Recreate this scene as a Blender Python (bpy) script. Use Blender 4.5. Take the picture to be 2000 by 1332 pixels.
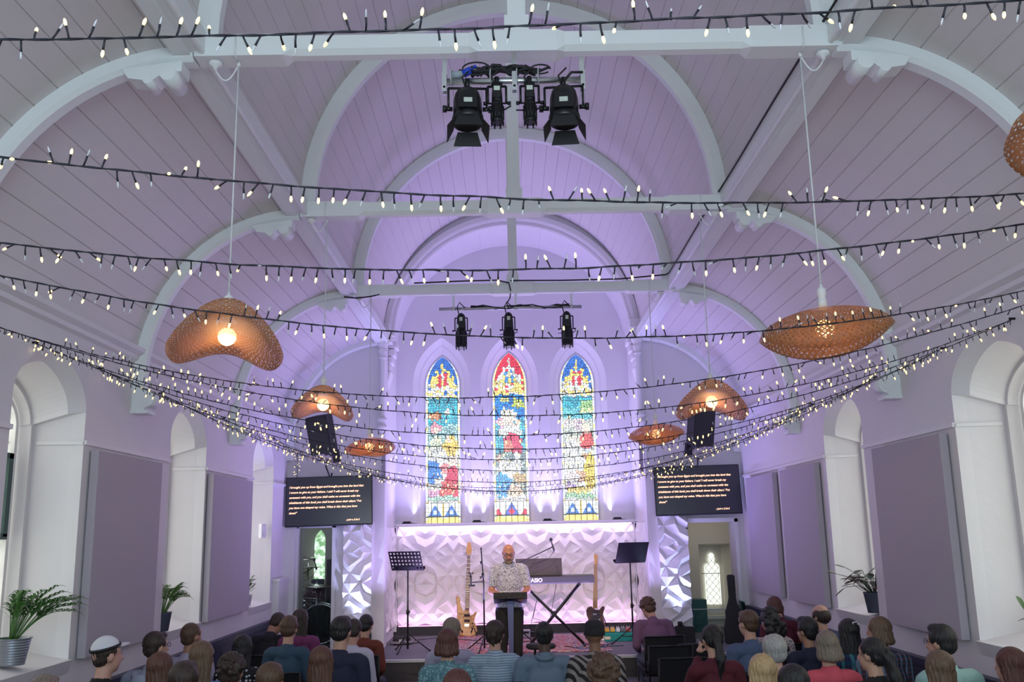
import bpy, bmesh, math, random
import numpy as np
from mathutils import Vector, Matrix, noise
for o in list(bpy.data.objects): bpy.data.objects.remove(o, do_unlink=True)
sc = bpy.context.scene
COL = sc.collection
PI = math.pi
R = math.radians
# ------------------------------------------------------------------ camera
CF, CP, CR, CY = 1825., .2029, .0205, .0071
CAM = np.array([-.104, 0, 2.1])
fw = np.array([math.sin(CY)*math.cos(CP), math.cos(CY)*math.cos(CP), math.sin(CP)])
_rt = np.array([math.cos(CY), -math.sin(CY), 0.]); _up = np.cross(_rt, fw)
rt = math.cos(CR)*_rt-math.sin(CR)*_up; up = math.cos(CR)*_up+math.sin(CR)*_rt
cd = bpy.data.cameras.new('camera'); cam = bpy.data.objects.new('camera', cd); COL.objects.link(cam)
cd.sensor_width = 36; cd.sensor_fit = 'HORIZONTAL'; cd.lens = CF/2000*36; cd.clip_start = .05
m = Matrix.Identity(4)
for i in range(3):
    m[i][0] = rt[i]; m[i][1] = up[i]; m[i][2] = -fw[i]; m[i][3] = CAM[i]
cam.matrix_world = m
sc.camera = cam
def at(px, py, ax, v):
    """photo pixel -> the point where its sight line meets the plane ax = v of the room"""
    d = fw+rt*(px-1000)/CF+up*(666-py)/CF
    i = 'xyz'.index(ax); t = (v-CAM[i])/d[i]
    return CAM+d*t
# ------------------------------------------------------------------ world, view, big lights
w = bpy.data.worlds.new('world'); sc.world = w; w.use_nodes = True
w.node_tree.nodes['Background'].inputs[0].default_value = (.75, .85, 1, 1)
w.node_tree.nodes['Background'].inputs[1].default_value = .3
sc.view_settings.view_transform = 'Standard'; sc.view_settings.look = 'None'
sc.view_settings.gamma = 1; sc.view_settings.exposure = 0.36; sc.view_settings.use_curve_mapping = False
def light(kind, name, loc, target, color, power, size=1., sy=None, angle=60, blend=.5):
    l = bpy.data.lights.new(name, kind); o = bpy.data.objects.new(name, l); COL.objects.link(o)
    l.color = color; l.energy = power
    if kind == 'AREA':
        l.size = size
        if sy: l.shape = 'RECTANGLE'; l.size_y = sy
    elif kind == 'SPOT': l.spot_size = R(angle); l.spot_blend = blend; l.shadow_soft_size = size
    else: l.shadow_soft_size = size
    o.location = loc
    d = Vector(target)-Vector(loc)
    if d.length > 0: o.rotation_euler = d.to_track_quat('-Z', 'Y').to_euler()
    return o
VIO = (.52, .38, 1.); COOL = (.72, .86, 1.)
light('AREA', 'west_window_daylight', (0, -3.3, 3.6), (0, 8, 3.6), (.54, .80, 1.), 165, 4.6, 3.2)
light('AREA', 'nave_fill', (0, 5.5, 1.75), (0, 5.6, 8), (1., .86, .94), 11, 4.5, 8)  # added soft ambient fill for the nave ceiling, no fitting stands here
light('AREA', 'stage_wash_up', (0, 13.2, 1.2), (0, 12.6, 8), (.53, .39, 1.), 95, 3.6, 1.6)
light('AREA', 'chancel_wash_up', (0, 15.3, 2.45), (0, 14.6, 7), (.50, .44, 1.), 42, 3.4, .4)
for s in (-1, 1):
    light('SPOT', 'column_uplight', (s*2.30, 13.74, .84), (s*2.3, 13.92, 2.6), (.46, .54, 1.), 36, .006, angle=75, blend=.6)
    light('SPOT', 'column_uplight_wide', (s*2.45, 13.45, .75), (s*2.95, 13.1, 5.), (.30, .30, 1.), 75, .03, angle=62, blend=.8)
for x in (-1.63, -.78, -.48, .38, .69, 1.54):
    light('SPOT', 'ledge_uplight', (x, 15.73, 2.33), (x, 15.80, 4.0), (.66, .72, 1.), 9, .004, angle=64, blend=.8)
light('AREA', 'panel_strip_top', (0, 15.545, 2.215), (0, 15.66, 1.85), (.86, .66, 1.), 3.4, 3.8, .03)
light('AREA', 'panel_strip_bottom', (0, 15.48, .70), (0, 15.72, 1.2), (.92, .62, 1.), 4.5, 3.8, .03)
light('SPOT', 'front_light_left', (-.30, 5.40, 4.46), (-.1, 12.4, 1.4), (1., .76, .52), 560, .004, angle=26)
light('SPOT', 'front_light_right', (.28, 5.40, 4.45), (-.1, 12.4, 1.3), (1., .74, .48), 180, .004, angle=34)
light('SPOT', 'stage_light', (-.06, 11.07, 4.25), (0, 15.2, 1.0), (1., .78, .66), 90, .004, angle=60)
# ------------------------------------------------------------------ materials
MT = {}
def mat(name, col, rough=.6, metal=0., emis=None, es=0., spec=.5, noise_=0., nscale=8., bump=0., bscale=40., alpha=None):
    if name in MT: return MT[name]
    m = bpy.data.materials.new(name); m.use_nodes = True; nt = m.node_tree; b = nt.nodes['Principled BSDF']
    b.inputs['Base Color'].default_value = (*col, 1); b.inputs['Roughness'].default_value = rough
    b.inputs['Metallic'].default_value = metal; b.inputs['Specular IOR Level'].default_value = spec
    if emis: b.inputs['Emission Color'].default_value = (*emis, 1); b.inputs['Emission Strength'].default_value = es
    if noise_ or bump:
        tc = nt.nodes.new('ShaderNodeTexCoord')
    if noise_:
        n = nt.nodes.new('ShaderNodeTexNoise'); n.inputs['Scale'].default_value = nscale; n.inputs['Detail'].default_value = 4
        mx = nt.nodes.new('ShaderNodeMix'); mx.data_type = 'RGBA'
        mx.inputs['A'].default_value = (*[c*(1-noise_) for c in col], 1); mx.inputs['B'].default_value = (*[min(1, c*(1+noise_)) for c in col], 1)
        nt.links.new(tc.outputs['Object'], n.inputs['Vector']); nt.links.new(n.outputs['Fac'], mx.inputs['Factor'])
        nt.links.new(mx.outputs['Result'], b.inputs['Base Color'])
    if bump:
        n2 = nt.nodes.new('ShaderNodeTexNoise'); n2.inputs['Scale'].default_value = bscale
        bp = nt.nodes.new('ShaderNodeBump'); bp.inputs['Strength'].default_value = bump; bp.inputs['Distance'].default_value = .01
        nt.links.new(tc.outputs['Object'], n2.inputs['Vector']); nt.links.new(n2.outputs['Fac'], bp.inputs['Height']); nt.links.new(bp.outputs['Normal'], b.inputs['Normal'])
    MT[name] = m
    return m
def nodes(name, col=(.8, .8, .8), rough=.7):
    m = mat(name, col, rough); return m, m.node_tree, m.node_tree.nodes['Principled BSDF']
PLASTER = mat('plaster', (.74, .72, .75), .75, noise_=.03, nscale=3, bump=.25, bscale=14)
BOARDS = mat('painted_boards', (.69, .66, .66), .55, noise_=.03, nscale=2)
TIMBER = mat('painted_timber', (.80, .83, .84), .45)
TRIM = mat('painted_trim', (.76, .75, .77), .5)
REVEAL = mat('reveal_paint', (.78, .78, .72), .7, noise_=.03, nscale=4, bump=.25, bscale=14)
CARPET = mat('grey_carpet', (.17, .16, .19), .95, noise_=.25, nscale=120, bump=.4, bscale=300)
DARKRISER = mat('dark_riser', (.045, .043, .05), .8)
NOSING = mat('metal_nosing', (.55, .55, .58), .35, .6)
NAVY = mat('navy_paint', (.028, .035, .075), .4)
FABRIC = mat('panel_fabric', (.48, .44, .50), .95, noise_=.14, nscale=160, bump=.5, bscale=260)
BLACK = mat('black_metal', (.012, .012, .014), .35, .2)
MBLACK = mat('matt_black', (.015, .015, .017), .7)
STEEL = mat('galvanised_steel', (.55, .57, .58), .3, .9)
WHITE = mat('white_plastic', (.8, .8, .82), .4)
PANEL3D = mat('white_wall_tile', (.82, .80, .82), .42)
WIRE = mat('dark_wire', (.012, .012, .022), .5)
ROPE = mat('cord_white', (.7, .72, .74), .6)
GLASSW = None
# ------------------------------------------------------------------ mesh builder
class MB:
    def __init__(s): s.v = []; s.f = []; s.m = []; s.sm = []
    def add(s, vs, fs, mi=0, smooth=False):
        b = len(s.v); s.v += [tuple(map(float, p)) for p in vs]
        for f in fs: s.f.append([b+i for i in f]); s.m.append(mi); s.sm.append(smooth)
        return s
    def box(s, a, b, mi=0, M=None):
        x0, y0, z0 = a; x1, y1, z1 = b
        vs = [(x0, y0, z0), (x1, y0, z0), (x1, y1, z0), (x0, y1, z0), (x0, y0, z1), (x1, y0, z1), (x1, y1, z1), (x0, y1, z1)]
        if M is not None: vs = [M@Vector(p) for p in vs]
        return s.add(vs, [(0, 3, 2, 1), (4, 5, 6, 7), (0, 1, 5, 4), (1, 2, 6, 5), (2, 3, 7, 6), (3, 0, 4, 7)], mi)
    def cbox(s, c, d, mi=0, M=None):
        return s.box([c[i]-d[i]/2 for i in range(3)], [c[i]+d[i]/2 for i in range(3)], mi, M)
    def tube(s, pts, rad, n=8, mi=0, cap=True, smooth=True, flat=1.):
        pts = [Vector(p) for p in pts]; N = len(pts)
        rad = rad if hasattr(rad, '__len__') else [rad]*N
        vs = []; prev = None
        for i, p in enumerate(pts):
            t = (pts[min(i+1, N-1)]-pts[max(i-1, 0)]).normalized()
            if prev is None:
                a = Vector((0, 0, 1)) if abs(t.z) < .9 else Vector((1, 0, 0))
                u = t.cross(a).normalized()
            else:
                u = (prev-t*prev.dot(t)).normalized()
            prev = u; v = t.cross(u)
            for k in range(n):
                an = 2*PI*k/n; vs.append(p+(u*math.cos(an)+v*math.sin(an)*flat)*rad[i])
        fs = [(i*n+k, i*n+(k+1) % n, (i+1)*n+(k+1) % n, (i+1)*n+k) for i in range(N-1) for k in range(n)]
        s.add(vs, fs, mi, smooth)
        if cap:
            b = len(s.v)-N*n
            s.f.append([b+k for k in range(n)][::-1]); s.m.append(mi); s.sm.append(False)
            s.f.append([b+(N-1)*n+k for k in range(n)]); s.m.append(mi); s.sm.append(False)
        return s
    def cyl(s, a, b, r, n=16, mi=0, smooth=True): return s.tube([a, b], r, n, mi, smooth=smooth)
    def lathe(s, prof, n=24, mi=0, M=None, smooth=True, close=False):
        vs = []
        for r, z in prof:
            for k in range(n):
                an = 2*PI*k/n; vs.append(Vector((r*math.cos(an), r*math.sin(an), z)))
        if M is not None: vs = [M@p for p in vs]
        N = len(prof)
        fs = [(i*n+k, i*n+(k+1) % n, (i+1)*n+(k+1) % n, (i+1)*n+k) for i in range(N-1) for k in range(n)]
        s.add(vs, fs, mi, smooth)
        b = len(s.v)-N*n
        for i, rev in ((0, True), (N-1, False)):
            if prof[i][0] > 1e-5:
                l = [b+i*n+k for k in range(n)]
                s.f.append(l[::-1] if rev else l); s.m.append(mi); s.sm.append(False)
        return s
    def ell(s, c, r, n=16, mi=0, M=None):
        prof = [(math.sin(PI*i/n), -math.cos(PI*i/n)) for i in range(n+1)]
        T = Matrix.Translation(c) @ (M if M is not None else Matrix.Identity(4)) @ Matrix.Diagonal((r[0], r[1], r[2], 1))
        prof[0] = (1e-4, -1); prof[-1] = (1e-4, 1)
        return s.lathe(prof, n+4, mi, T)
    def prism(s, poly, d0, d1, P, mi=0):
        """poly 2-D outline, P(u, v, d) -> xyz, extruded d0..d1"""
        n = len(poly); vs = [P(u, v, d0) for u, v in poly]+[P(u, v, d1) for u, v in poly]
        fs = [(i, (i+1) % n, n+(i+1) % n, n+i) for i in range(n)]+[tuple(range(n))[::-1], tuple(range(n, 2*n))]
        return s.add(vs, fs, mi)
    def mesh(s, name, mats):
        me = bpy.data.meshes.new(name); me.from_pydata(s.v, [], s.f)
        me.polygons.foreach_set('material_index', s.m); me.polygons.foreach_set('use_smooth', s.sm)
        for m_ in (mats if isinstance(mats, (list, tuple)) else [mats]): me.materials.append(m_)
        bm = bmesh.new(); bm.from_mesh(me); bmesh.ops.recalc_face_normals(bm, faces=bm.faces); bm.to_mesh(me); bm.free()
        me.update(); return me
    def build(s, name, mats, parent=None, bevel=0):
        o = bpy.data.objects.new(name, s.mesh(name, mats)); COL.objects.link(o)
        if parent: o.parent = parent
        if bevel:
            b = o.modifiers.new('bevel', 'BEVEL'); b.width = bevel; b.segments = 2; b.limit_method = 'ANGLE'
        return o
def tag(o, label=None, cat=None, group=None, kind=None):
    if label: o['label'] = label
    if cat: o['category'] = cat
    if group: o['group'] = group
    if kind: o['kind'] = kind
    return o
def struct(o): o['kind'] = 'structure'; return o
def empty(name, loc=(0, 0, 0), rz=0, label=None, cat=None, group=None):
    o = bpy.data.objects.new(name, None); COL.objects.link(o); o.location = loc; o.rotation_euler = (0, 0, rz)
    o.empty_display_size = .1
    return tag(o, label, cat, group)
KIDS = {}
def copy_tree(o, parent=None):
    c = o.copy(); COL.objects.link(c)
    if parent: c.parent = parent
    for ch in list(o.children): copy_tree(ch, c)
    return c
def arch(uc, hw, spring, apex, n=14, p=1.45):
    """pointed arch curve from left springing over the apex to the right springing"""
    out = []
    r = apex-spring
    if r >= hw:   # two arcs struck from the springing line
        Q = (hw*hw+r*r)/(2*hw); am = math.acos((Q-hw)/Q)
        for i in range(n+1): a = PI-am*i/n; out.append((uc-hw+Q+Q*math.cos(a), spring+Q*math.sin(a)))
        return out+[(2*uc-x, z) for x, z in out[-2::-1]]
    for i in range(2*n+1):
        t = i/n-1
        th = (1-abs(t))*PI/2
        x = math.copysign(math.cos(th)**(2/p)*hw, t) if abs(t) > 1e-9 else 0
        z = math.sin(th)*(apex-spring) if p == 2 else (1-(abs(x)/hw)**p)**.5*(apex-spring)
        out.append((uc+x, spring+z))
    return out
TRN = [0]
def trim(): TRN[0] += 1; return 'trim_%d' % TRN[0]
# ------------------------------------------------------------------ the room
WL, WR = -3.37, 3.35
TR = [2.34, 5.25, 8.16, 11.07, 13.98]
YT, YB, YW = 13.98, 15.76, -3.6
ZC = 3.70; ZS = .53; SPR = 5.10
def wall_strip(mb, P, u0, u1, z0, z1, ops):
    """wall in plane P(u,z) with arched openings (uc,hw,sill,spring,apex)"""
    q = lambda a, b, c, d: mb.add([P(a, c), P(b, c), P(b, d), P(a, d)], [(0, 1, 2, 3)])
    u = u0
    for (uc, hw, si, sp, ap) in sorted(ops):
        q(u, uc-hw, z0, z1)
        if si > z0: q(uc-hw, uc+hw, z0, si)
        pts = arch(uc, hw, sp, ap)
        for (a, za), (b, zb) in zip(pts, pts[1:]):
            mb.add([P(a, za), P(b, zb), P(b, z1), P(a, z1)], [(0, 1, 2, 3)])
        u = uc+hw
    q(u, u1, z0, z1)
def niche_loft(mb, P, rings):
    # (depth, uc, jamb half width, arch half width, sill, springing, apex): the chamfer only runs round the arch
    L = []
    for (d, uc, hj, hw, si, sp, ap) in rings:
        L.append([P(a, z, d) for a, z in [(uc-hj, si), (uc-hj, sp)]+arch(uc, hw, sp, ap)+[(uc+hj, sp), (uc+hj, si)]])
    n = len(L[0])
    for A, B in zip(L, L[1:]): mb.add(A+B, [(i, (i+1) % n, n+(i+1) % n, n+i) for i in range(n)])
def loft(mb, P, rings, mi=0):
    """rings: list of (depth, uc, hw, sill, spring, apex); open-sided reveal lofted between them"""
    L = []
    for (d, uc, hw, si, sp, ap) in rings:
        pts = [(uc-hw, si)]+arch(uc, hw, sp, ap)+[(uc+hw, si)]
        L.append([P(a, z, d) for a, z in pts])
    n = len(L[0])
    for A, B in zip(L, L[1:]):
        mb.add(A+B, [(i, (i+1) % n, n+(i+1) % n, n+i) for i in range(n)])
# floor of nave, steps and stage
mb = MB(); mb.box((WL-.3, YW-.3, -.2), (WR+.3, 12.1, 0)); struct(mb.build('floor', mat('nave_floor', (.12, .09, .075), .5, noise_=.2, nscale=9)))
mb = MB(); mb.box((WL-.3, 12.1, -.2), (WR+.3, 12.62, .262), 0); mb.box((WL-.3, 12.085, -.2), (WR+.3, 12.10, .235), 1); mb.box((WL-.3, 12.075, .235), (WR+.3, 12.12, .266), 2)
struct(mb.build('floor', [CARPET, DARKRISER, NOSING]))
mb = MB(); mb.box((WL-.4, 12.64, -.2), (WR+.4, 17.3, ZS), 0); mb.box((WL-.3, 12.62, 0), (WR+.3, 12.64, ZS-.03), 1); mb.box((WL-.3, 12.60, ZS-.03), (WR+.3, 12.66, ZS+.004), 2)
struct(mb.build('floor', [CARPET, DARKRISER, NOSING]))
# side walls with niches
NL = [(3.75, .545), (6.68, .545), (9.63, .55), (12.60, .53)]
NR = [(3.75, .56), (6.62, .56), (9.64, .56)]
SILL, NSP, NAP = 1.255, 3.085, 3.475
WIN = [0]; HWG = .41
GL = mat('daylit_obscure_glass', (.8, .8, .8), .3, emis=(.96, .98, .84), es=1.5)
LEAD = mat('lead_came', (.03, .035, .04), .6, .3)
for side, X, ns in (('left', WL, NL), ('right', WR, NR)):
    s = -1 if side == 'left' else 1
    mb = MB(); wall_strip(mb, lambda u, z: (X, u, z), YW, YT, 0, 3.8, [(u, h, SILL, NSP, NAP) for u, h in ns])
    P = lambda u, z, d: (X+s*d, u, z)
    for (u, h) in ns:
        # chamfer ring above the springing, then the splayed reveal narrowing to the lancet
        niche_loft(mb, P, [(0, u, h, h, SILL, NSP, NAP), (.10, u, h-.006, h-.085, SILL+.02, NSP-.02, NAP-.085), (.36, u, h-.05, h-.10, SILL+.08, NSP-.10, NAP-.15), (.361, u, h-.10, h-.125, SILL+.08, NSP-.10, NAP-.18), (.50, u, HWG, HWG, SILL+.12, NSP-.12, 3.27)])
    struct(mb.build('wall_'+side, [PLASTER]))
    for k, (u, h) in enumerate(ns):
        WIN[0] += 1
        g = MB(); pts = [(u-HWG, SILL+.12)]+arch(u, HWG, NSP-.12, 3.27)+[(u+HWG, SILL+.12)]
        g.prism(pts, .50, .53, P)
        o = struct(g.build('window_%d' % WIN[0], [GL]))
        f = MB()
        outer = [(u-HWG, SILL+.12)]+arch(u, HWG, NSP-.12, 3.27)+[(u+HWG, SILL+.12)]
        inner = [(u-HWG+.04, SILL+.16)]+arch(u, HWG-.04, NSP-.12, 3.23)+[(u+HWG-.04, SILL+.16)]
        nn = len(outer)
        vs = [P(a, z, .44) for a, z in outer]+[P(a, z, .44) for a, z in inner]+[P(a, z, .50) for a, z in inner]
        f.add(vs, [(i, (i+1) % nn, nn+(i+1) % nn, nn+i) for i in range(nn)]+[(nn+i, nn+(i+1) % nn, 2*nn+(i+1) % nn, 2*nn+i) for i in range(nn)], 0)
        f.build('window_frame', [WHITE], o)
        l = MB()
        for zz in np.arange(SILL+.45, 3.2, .19): l.cyl(P(u-HWG+.04, zz, .49), P(u+HWG-.04, zz, .49), .006, 6)
        for uu in (-.22, 0, .22): l.cyl(P(u+uu, SILL+.16, .492), P(u+uu, 3.05+(.15 if uu == 0 else 0), .492), .005, 6)
        l.build('glazing_bar', [LEAD], o)
        if side == 'left' and k == 1:
            l = MB(); l.box((X-.49, u-.36, 2.72), (X-.43, u+.36, 2.76)); l.box((X-.49, u-.36, 2.15), (X-.45, u-.32, 2.76)); l.box((X-.49, u+.30, 2.15), (X-.43, u+.36, 2.76)); l.box((X-.49, u-.36, 2.13), (X-.43, u+.36, 2.17)); l.build('window_hopper', [mat('dark_teal_frame', (.02, .07, .07), .4)], o)
        # sill slab, proud of the wall
        sb = MB(); sb.add([P(u-h-.0, SILL, -.035), P(u+h, SILL, -.035), P(u+h, SILL-.10, -.0), P(u-h, SILL-.10, 0), P(u-h, SILL+.012, .09), P(u+h, SILL+.012, .09)],
                          [(0, 1, 2, 3), (0, 4, 5, 1), (0, 3, 4), (1, 5, 2)])
        sb.build('window_sill', [TRIM], o)
    # string course, cornice, wainscot
    mb = MB(); u = YW
    for (uc, h) in ns+[(YT+5, 0)]:
        e = min(uc-h, YT)
        mb.box((X-s*.022, u, 2.835), (X+s*.01, e, 2.868)); u = uc+h
        if uc < YT:  # the course dies inside each reveal
            for q in (-1, 1):
                a = Vector(P(uc+q*h, 2.835, -.0)); b = Vector(P(uc+q*(h-.045), 2.835, .34))
                n_ = Vector((0, -q*.014, 0)); z_ = Vector((0, 0, .026))
                mb.add([a, b, b+n_, a+n_, a+z_, b+z_, b+n_+z_, a+n_+z_], [(0, 1, 2, 3), (4, 5, 6, 7), (0, 1, 5, 4), (1, 2, 6, 5), (2, 3, 7, 6), (3, 0, 4, 7)])
    struct(mb.build(trim(), [TRIM]))
    mb = MB(); prof = [(0, 3.64), (.035, 3.66), (.045, 3.69), (.085, 3.72), (.09, 3.755), (.05, 3.77), (0, 3.80)]
    mb.prism(prof, YW, YT, lambda u, v, d: (X-s*u, d, v)); struct(mb.build(trim(), [TRIM]))
    mb = MB(); mb.box((X-s*.045, YW, 0), (X, YT-.02, .96)); mb.box((X-s*.075, YW, .96), (X, YT-.02, 1.02)); mb.box((X-s*.055, YW, .90), (X, YT-.02, .925))
    for yy in np.arange(-3, 13.5, .42): mb.box((X-s*.052, yy, .02), (X-s*.04, yy+.03, .9))
    struct(mb.build('baseboard_'+side, [NAVY]))
# west wall behind the viewer, with the big window that lights the nave
mb = MB(); wall_strip(mb, lambda u, z: (u, YW, z), WL-.1, WR+.1, 0, 7.4, [(0, 2.3, 1.8, 4.6, 6.3)]); struct(mb.build('wall_back', [PLASTER]))
mb = MB(); mb.prism([(-2.3, 1.8)]+arch(0, 2.3, 4.6, 6.3)+[(2.3, 1.8)], YW-.1, YW-.05, lambda u, v, d: (u, d, v)); WIN[0] += 1; struct(mb.build('window_%d' % WIN[0], [GL]))
# vaults: real V-grooves between the boards
def vault(mb, cx, a, b, zc, th0, th1, y0, y1, pitch=.165, g=.009, mi=0):
    N = 400; th = np.linspace(th0, th1, N); xs = cx+a*np.cos(th); zs = zc+b*np.sin(th)
    L = np.concatenate([[0], np.cumsum(np.hypot(np.diff(xs), np.diff(zs)))]); nb = max(1, round(L[-1]/pitch)); st = L[-1]/nb
    S = []
    for k in range(nb):
        S += [(k*st, 1), (k*st+g/2, 0)]+[(k*st+st*q, 0) for q in (.33, .66)]+[((k+1)*st-g/2, 0)]
    S.append((L[-1], 1)); pr = []
    for s_, gr in S:
        t = np.interp(s_, L, th); n = np.array([math.cos(t)/a, math.sin(t)/b]); n /= np.linalg.norm(n)
        pr.append((cx+a*math.cos(t)+n[0]*.008*gr, zc+b*math.sin(t)+n[1]*.008*gr))
    n = len(pr); mb.add([(x, y0, z) for x, z in pr]+[(x, y1, z) for x, z in pr], [(i, i+1, n+i+1, n+i) for i in range(n-1)], mi)
CA, CB, CZ, CXO = 1.415, 1.54, 3.49, 1.96
VA, VB = 1.95, 2.01
mb = MB()
t0 = math.asin((3.76-CZ)/CB)
vault(mb, CXO-.015, CA, CB, CZ, t0, PI/2, YW, YT)
vault(mb, -CXO, CA, CB, CZ, PI/2, PI-t0, YW, YT)
vault(mb, 0, VA, VB, SPR, 0, PI, YW, YT)
struct(mb.build('ceiling', [BOARDS]))
mb = MB(); vault(mb, 0, 1.975, 1.955, SPR, 0, PI, YT+.25, YB, pitch=.5, g=.002); struct(mb.build('ceiling', [PLASTER]))
# purlins
for s in (-1, 1):
    mb = MB(); mb.box((s*1.885, YW, 4.985), (s*1.985, YT, 5.115)); mb.box((s*1.975, YW, 4.965), (s*2.075, YT, 5.035)); mb.cyl((s*1.90, YW, 4.985), (s*1.90, YT, 4.985), .02, 8)
    struct(mb.build(trim(), [TIMBER]))
# trusses: tie beam with stopped chamfers, king post, ribs
def sweep_rib(mb, cx, a, b, zc, th0, th1, y, wdt, dep, tail=None, n=40):
    sec = [(-.5, 0), (-.5, -.72), (-.3, -1), (.3, -1), (.5, -.72), (.5, 0)]
    rows = []
    pts = []
    if tail is not None and tail[0] == 'start': pts.append(tail[1])
    for i in range(n+1):
        t = th0+(th1-th0)*i/n; nx, nz = math.cos(t)/a, math.sin(t)/b; l = math.hypot(nx, nz)
        pts.append(((cx+a*math.cos(t), zc+b*math.sin(t)), (nx/l, nz/l)))
    if tail is not None and tail[0] == 'end': pts.append(tail[1])
    vs = []
    for (p, q) in pts:
        for (u, v) in sec: vs.append((p[0]+q[0]*v*dep, y+u*wdt, p[1]+q[1]*v*dep))
    k = len(sec); N = len(pts)
    fs = [(i*k+j, i*k+j+1, (i+1)*k+j+1, (i+1)*k+j) for i in range(N-1) for j in range(k-1)]
    fs += [tuple(range(k)), tuple(range((N-1)*k, N*k))[::-1]]
    mb.add(vs, fs, 0, False)
def beam(mb, y):
    h0, h1, t = 4.955, 5.095, .075
    for a, b in ((-1.95, -1.42), (-.24, .24), (1.42, 1.95)): mb.box((a, y-t, h0), (b, y+t, h1))
    for a, b in ((-1.42, -.24), (.24, 1.42)):
        c = .03; tt = t-.012; sec = [(-tt, h0+.012+c), (-tt+c, h0+.012), (tt-c, h0+.012), (tt, h0+.012+c), (tt, h1-.01), (-tt, h1-.01)]
        e = .05
        mb.prism(sec, a+e, b-e, lambda u, v, d: (d, y+u, v))
        full = [(-t, h0), (-t, h0), (t, h0), (t, h0), (t, h1), (-t, h1)]
        for (x0, x1) in ((a, a+e), (b, b-e)):
            vs = [(x0, y+u, v) for u, v in full]+[(x1, y+u, v) for u, v in sec]
            mb.add(vs, [(i, (i+1) % 6, 6+(i+1) % 6, 6+i) for i in range(6)])
for k, y in enumerate(TR):
    last = k == 4
    if not last:
        mb = MB(); beam(mb, y)
        struct(mb.build(trim(), [TIMBER]))
        mb = MB(); mb.box((-.055, y-.05, 5.095), (.055, y+.05, 7.02)); mb.box((-.075, y-.065, 5.095), (.075, y+.065, 5.20)); struct(mb.build(trim(), [TIMBER]))
        mb = MB(); sweep_rib(mb, 0, VA, VB, SPR, 0, PI, y, .13, .13); struct(mb.build(trim(), [TIMBER]))
    yy = y if not last else y-.05
    ww = .13 if not last else .1
    for s in (-1, 1):
        X = WL if s < 0 else WR
        mb = MB(); tl = None
        if s > 0: sweep_rib(mb, CXO-.015, CA, CB, CZ, 0, PI/2, yy, ww, .095, ('start', ((X, 3.22), (1, 0))))
        else: sweep_rib(mb, -CXO, CA, CB, CZ, PI/2, PI, yy, ww, .095, ('end', ((X, 3.22), (-1, 0))))
        if not last:
            # carved foot: scroll drum on a little ledge
            mb.prism([(0, 3.20), (.10, 3.20), (.125, 3.24), (.15, 3.34), (.10, 3.46), (0, 3.5)], y-.075, y+.075, lambda u, v, d: (X-s*u, d, v))
            mb.cyl((X-s*.125, y-.085, 3.315), (X-s*.125, y+.085, 3.315), .075, 20); mb.cyl((X-s*.125, y-.095, 3.315), (X-s*.125, y+.095, 3.315), .05, 20)
            mb.box((X-s*.15, y-.09, 3.185), (X, y+.09, 3.215))
            # scroll under the top of the rib
            mb.prism([(2.02, 4.93), (2.38, 4.88), (2.34, 4.82), (2.2, 4.80), (2.12, 4.86), (2.02, 4.86)], y-.07, y+.07, lambda u, v, d: (s*u, d, v))
            mb.cyl((s*2.09, y-.11, 4.835), (s*2.09, y+.11, 4.835), .05, 16); mb.cyl((s*2.22, y-.08, 4.81), (s*2.22, y+.08, 4.81), .03, 12)
        struct(mb.build(trim(), [TIMBER]))
# east wall of the nave with chancel arch and the two doorways
OW = 1.93   # half width of the chancel opening below the springing
mb = MB()
P = lambda u, z: (u, YT, z)
q = lambda a, b, c, d: mb.add([P(a, c), P(b, c), P(b, d), P(a, d)], [(0, 1, 2, 3)])
DL = (-3.18, -2.69, ZS, 2.235); DR = (2.50, 3.20, ZS, 2.20)
q(WL-.1, DL[0], 0, 5.2); q(DL[0], DL[1], DL[3], 5.2); q(DL[1], -OW, 0, 5.2)
q(OW, DR[0], 0, 5.2); q(DR[0], DR[1], DR[3], 5.2); q(DR[1], WR+.1, 0, 5.2)
AO = lambda t: (1.85*math.cos(t), SPR+1.74*math.sin(t))
tt = np.linspace(0, PI, 49)
for a, b in zip(tt, tt[1:]):
    pa, pb = AO(a), AO(b); oa, ob = (2.1*math.cos(a), SPR+2.15*math.sin(a)), (2.1*math.cos(b), SPR+2.15*math.sin(b))
    mb.add([P(*pa), P(*pb), P(*ob), P(*oa)], [(0, 1, 2, 3)])
    mb.add([(pa[0], YT, pa[1]), (pb[0], YT, pb[1]), (pb[0], YT+.27, pb[1]), (pa[0], YT+.27, pa[1])], [(0, 1, 2, 3)])
    qa, qb = (1.975*math.cos(a), SPR+1.955*math.sin(a)), (1.975*math.cos(b), SPR+1.955*math.sin(b))
    mb.add([(pa[0], YT+.27, pa[1]), (pb[0], YT+.27, pb[1]), (qb[0], YT+.27, qb[1]), (qa[0], YT+.27, qa[1])], [(0, 1, 2, 3)])
for s in (-1, 1):   # jambs of the arch and reveals of the doorways
    mb.add([(s*OW, YT, ZS), (s*OW, YT+.27, ZS), (s*OW, YT+.27, 5.0), (s*OW, YT, 5.0)], [(0, 1, 2, 3)]); mb.add([(s*OW, YT+.27, ZS), (s*1.975, YT+.27, ZS), (s*1.975, YT+.27, 5.2), (s*OW, YT+.27, 5.2)], [(0, 1, 2, 3)]); mb.box((s*1.85, YT-.0, 5.0), (s*OW, YT+.268, SPR))
for D in (DL, DR):
    for x in D[:2]: mb.add([(x, YT, D[2]), (x, YT+.35, D[2]), (x, YT+.35, D[3]), (x, YT, D[3])], [(0, 1, 2, 3)])
    mb.add([(D[0], YT, D[3]), (D[1], YT, D[3]), (D[1], YT+.35, D[3]), (D[0], YT+.35, D[3])], [(0, 1, 2, 3)])
struct(mb.build('wall_front', [PLASTER]))
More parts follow.
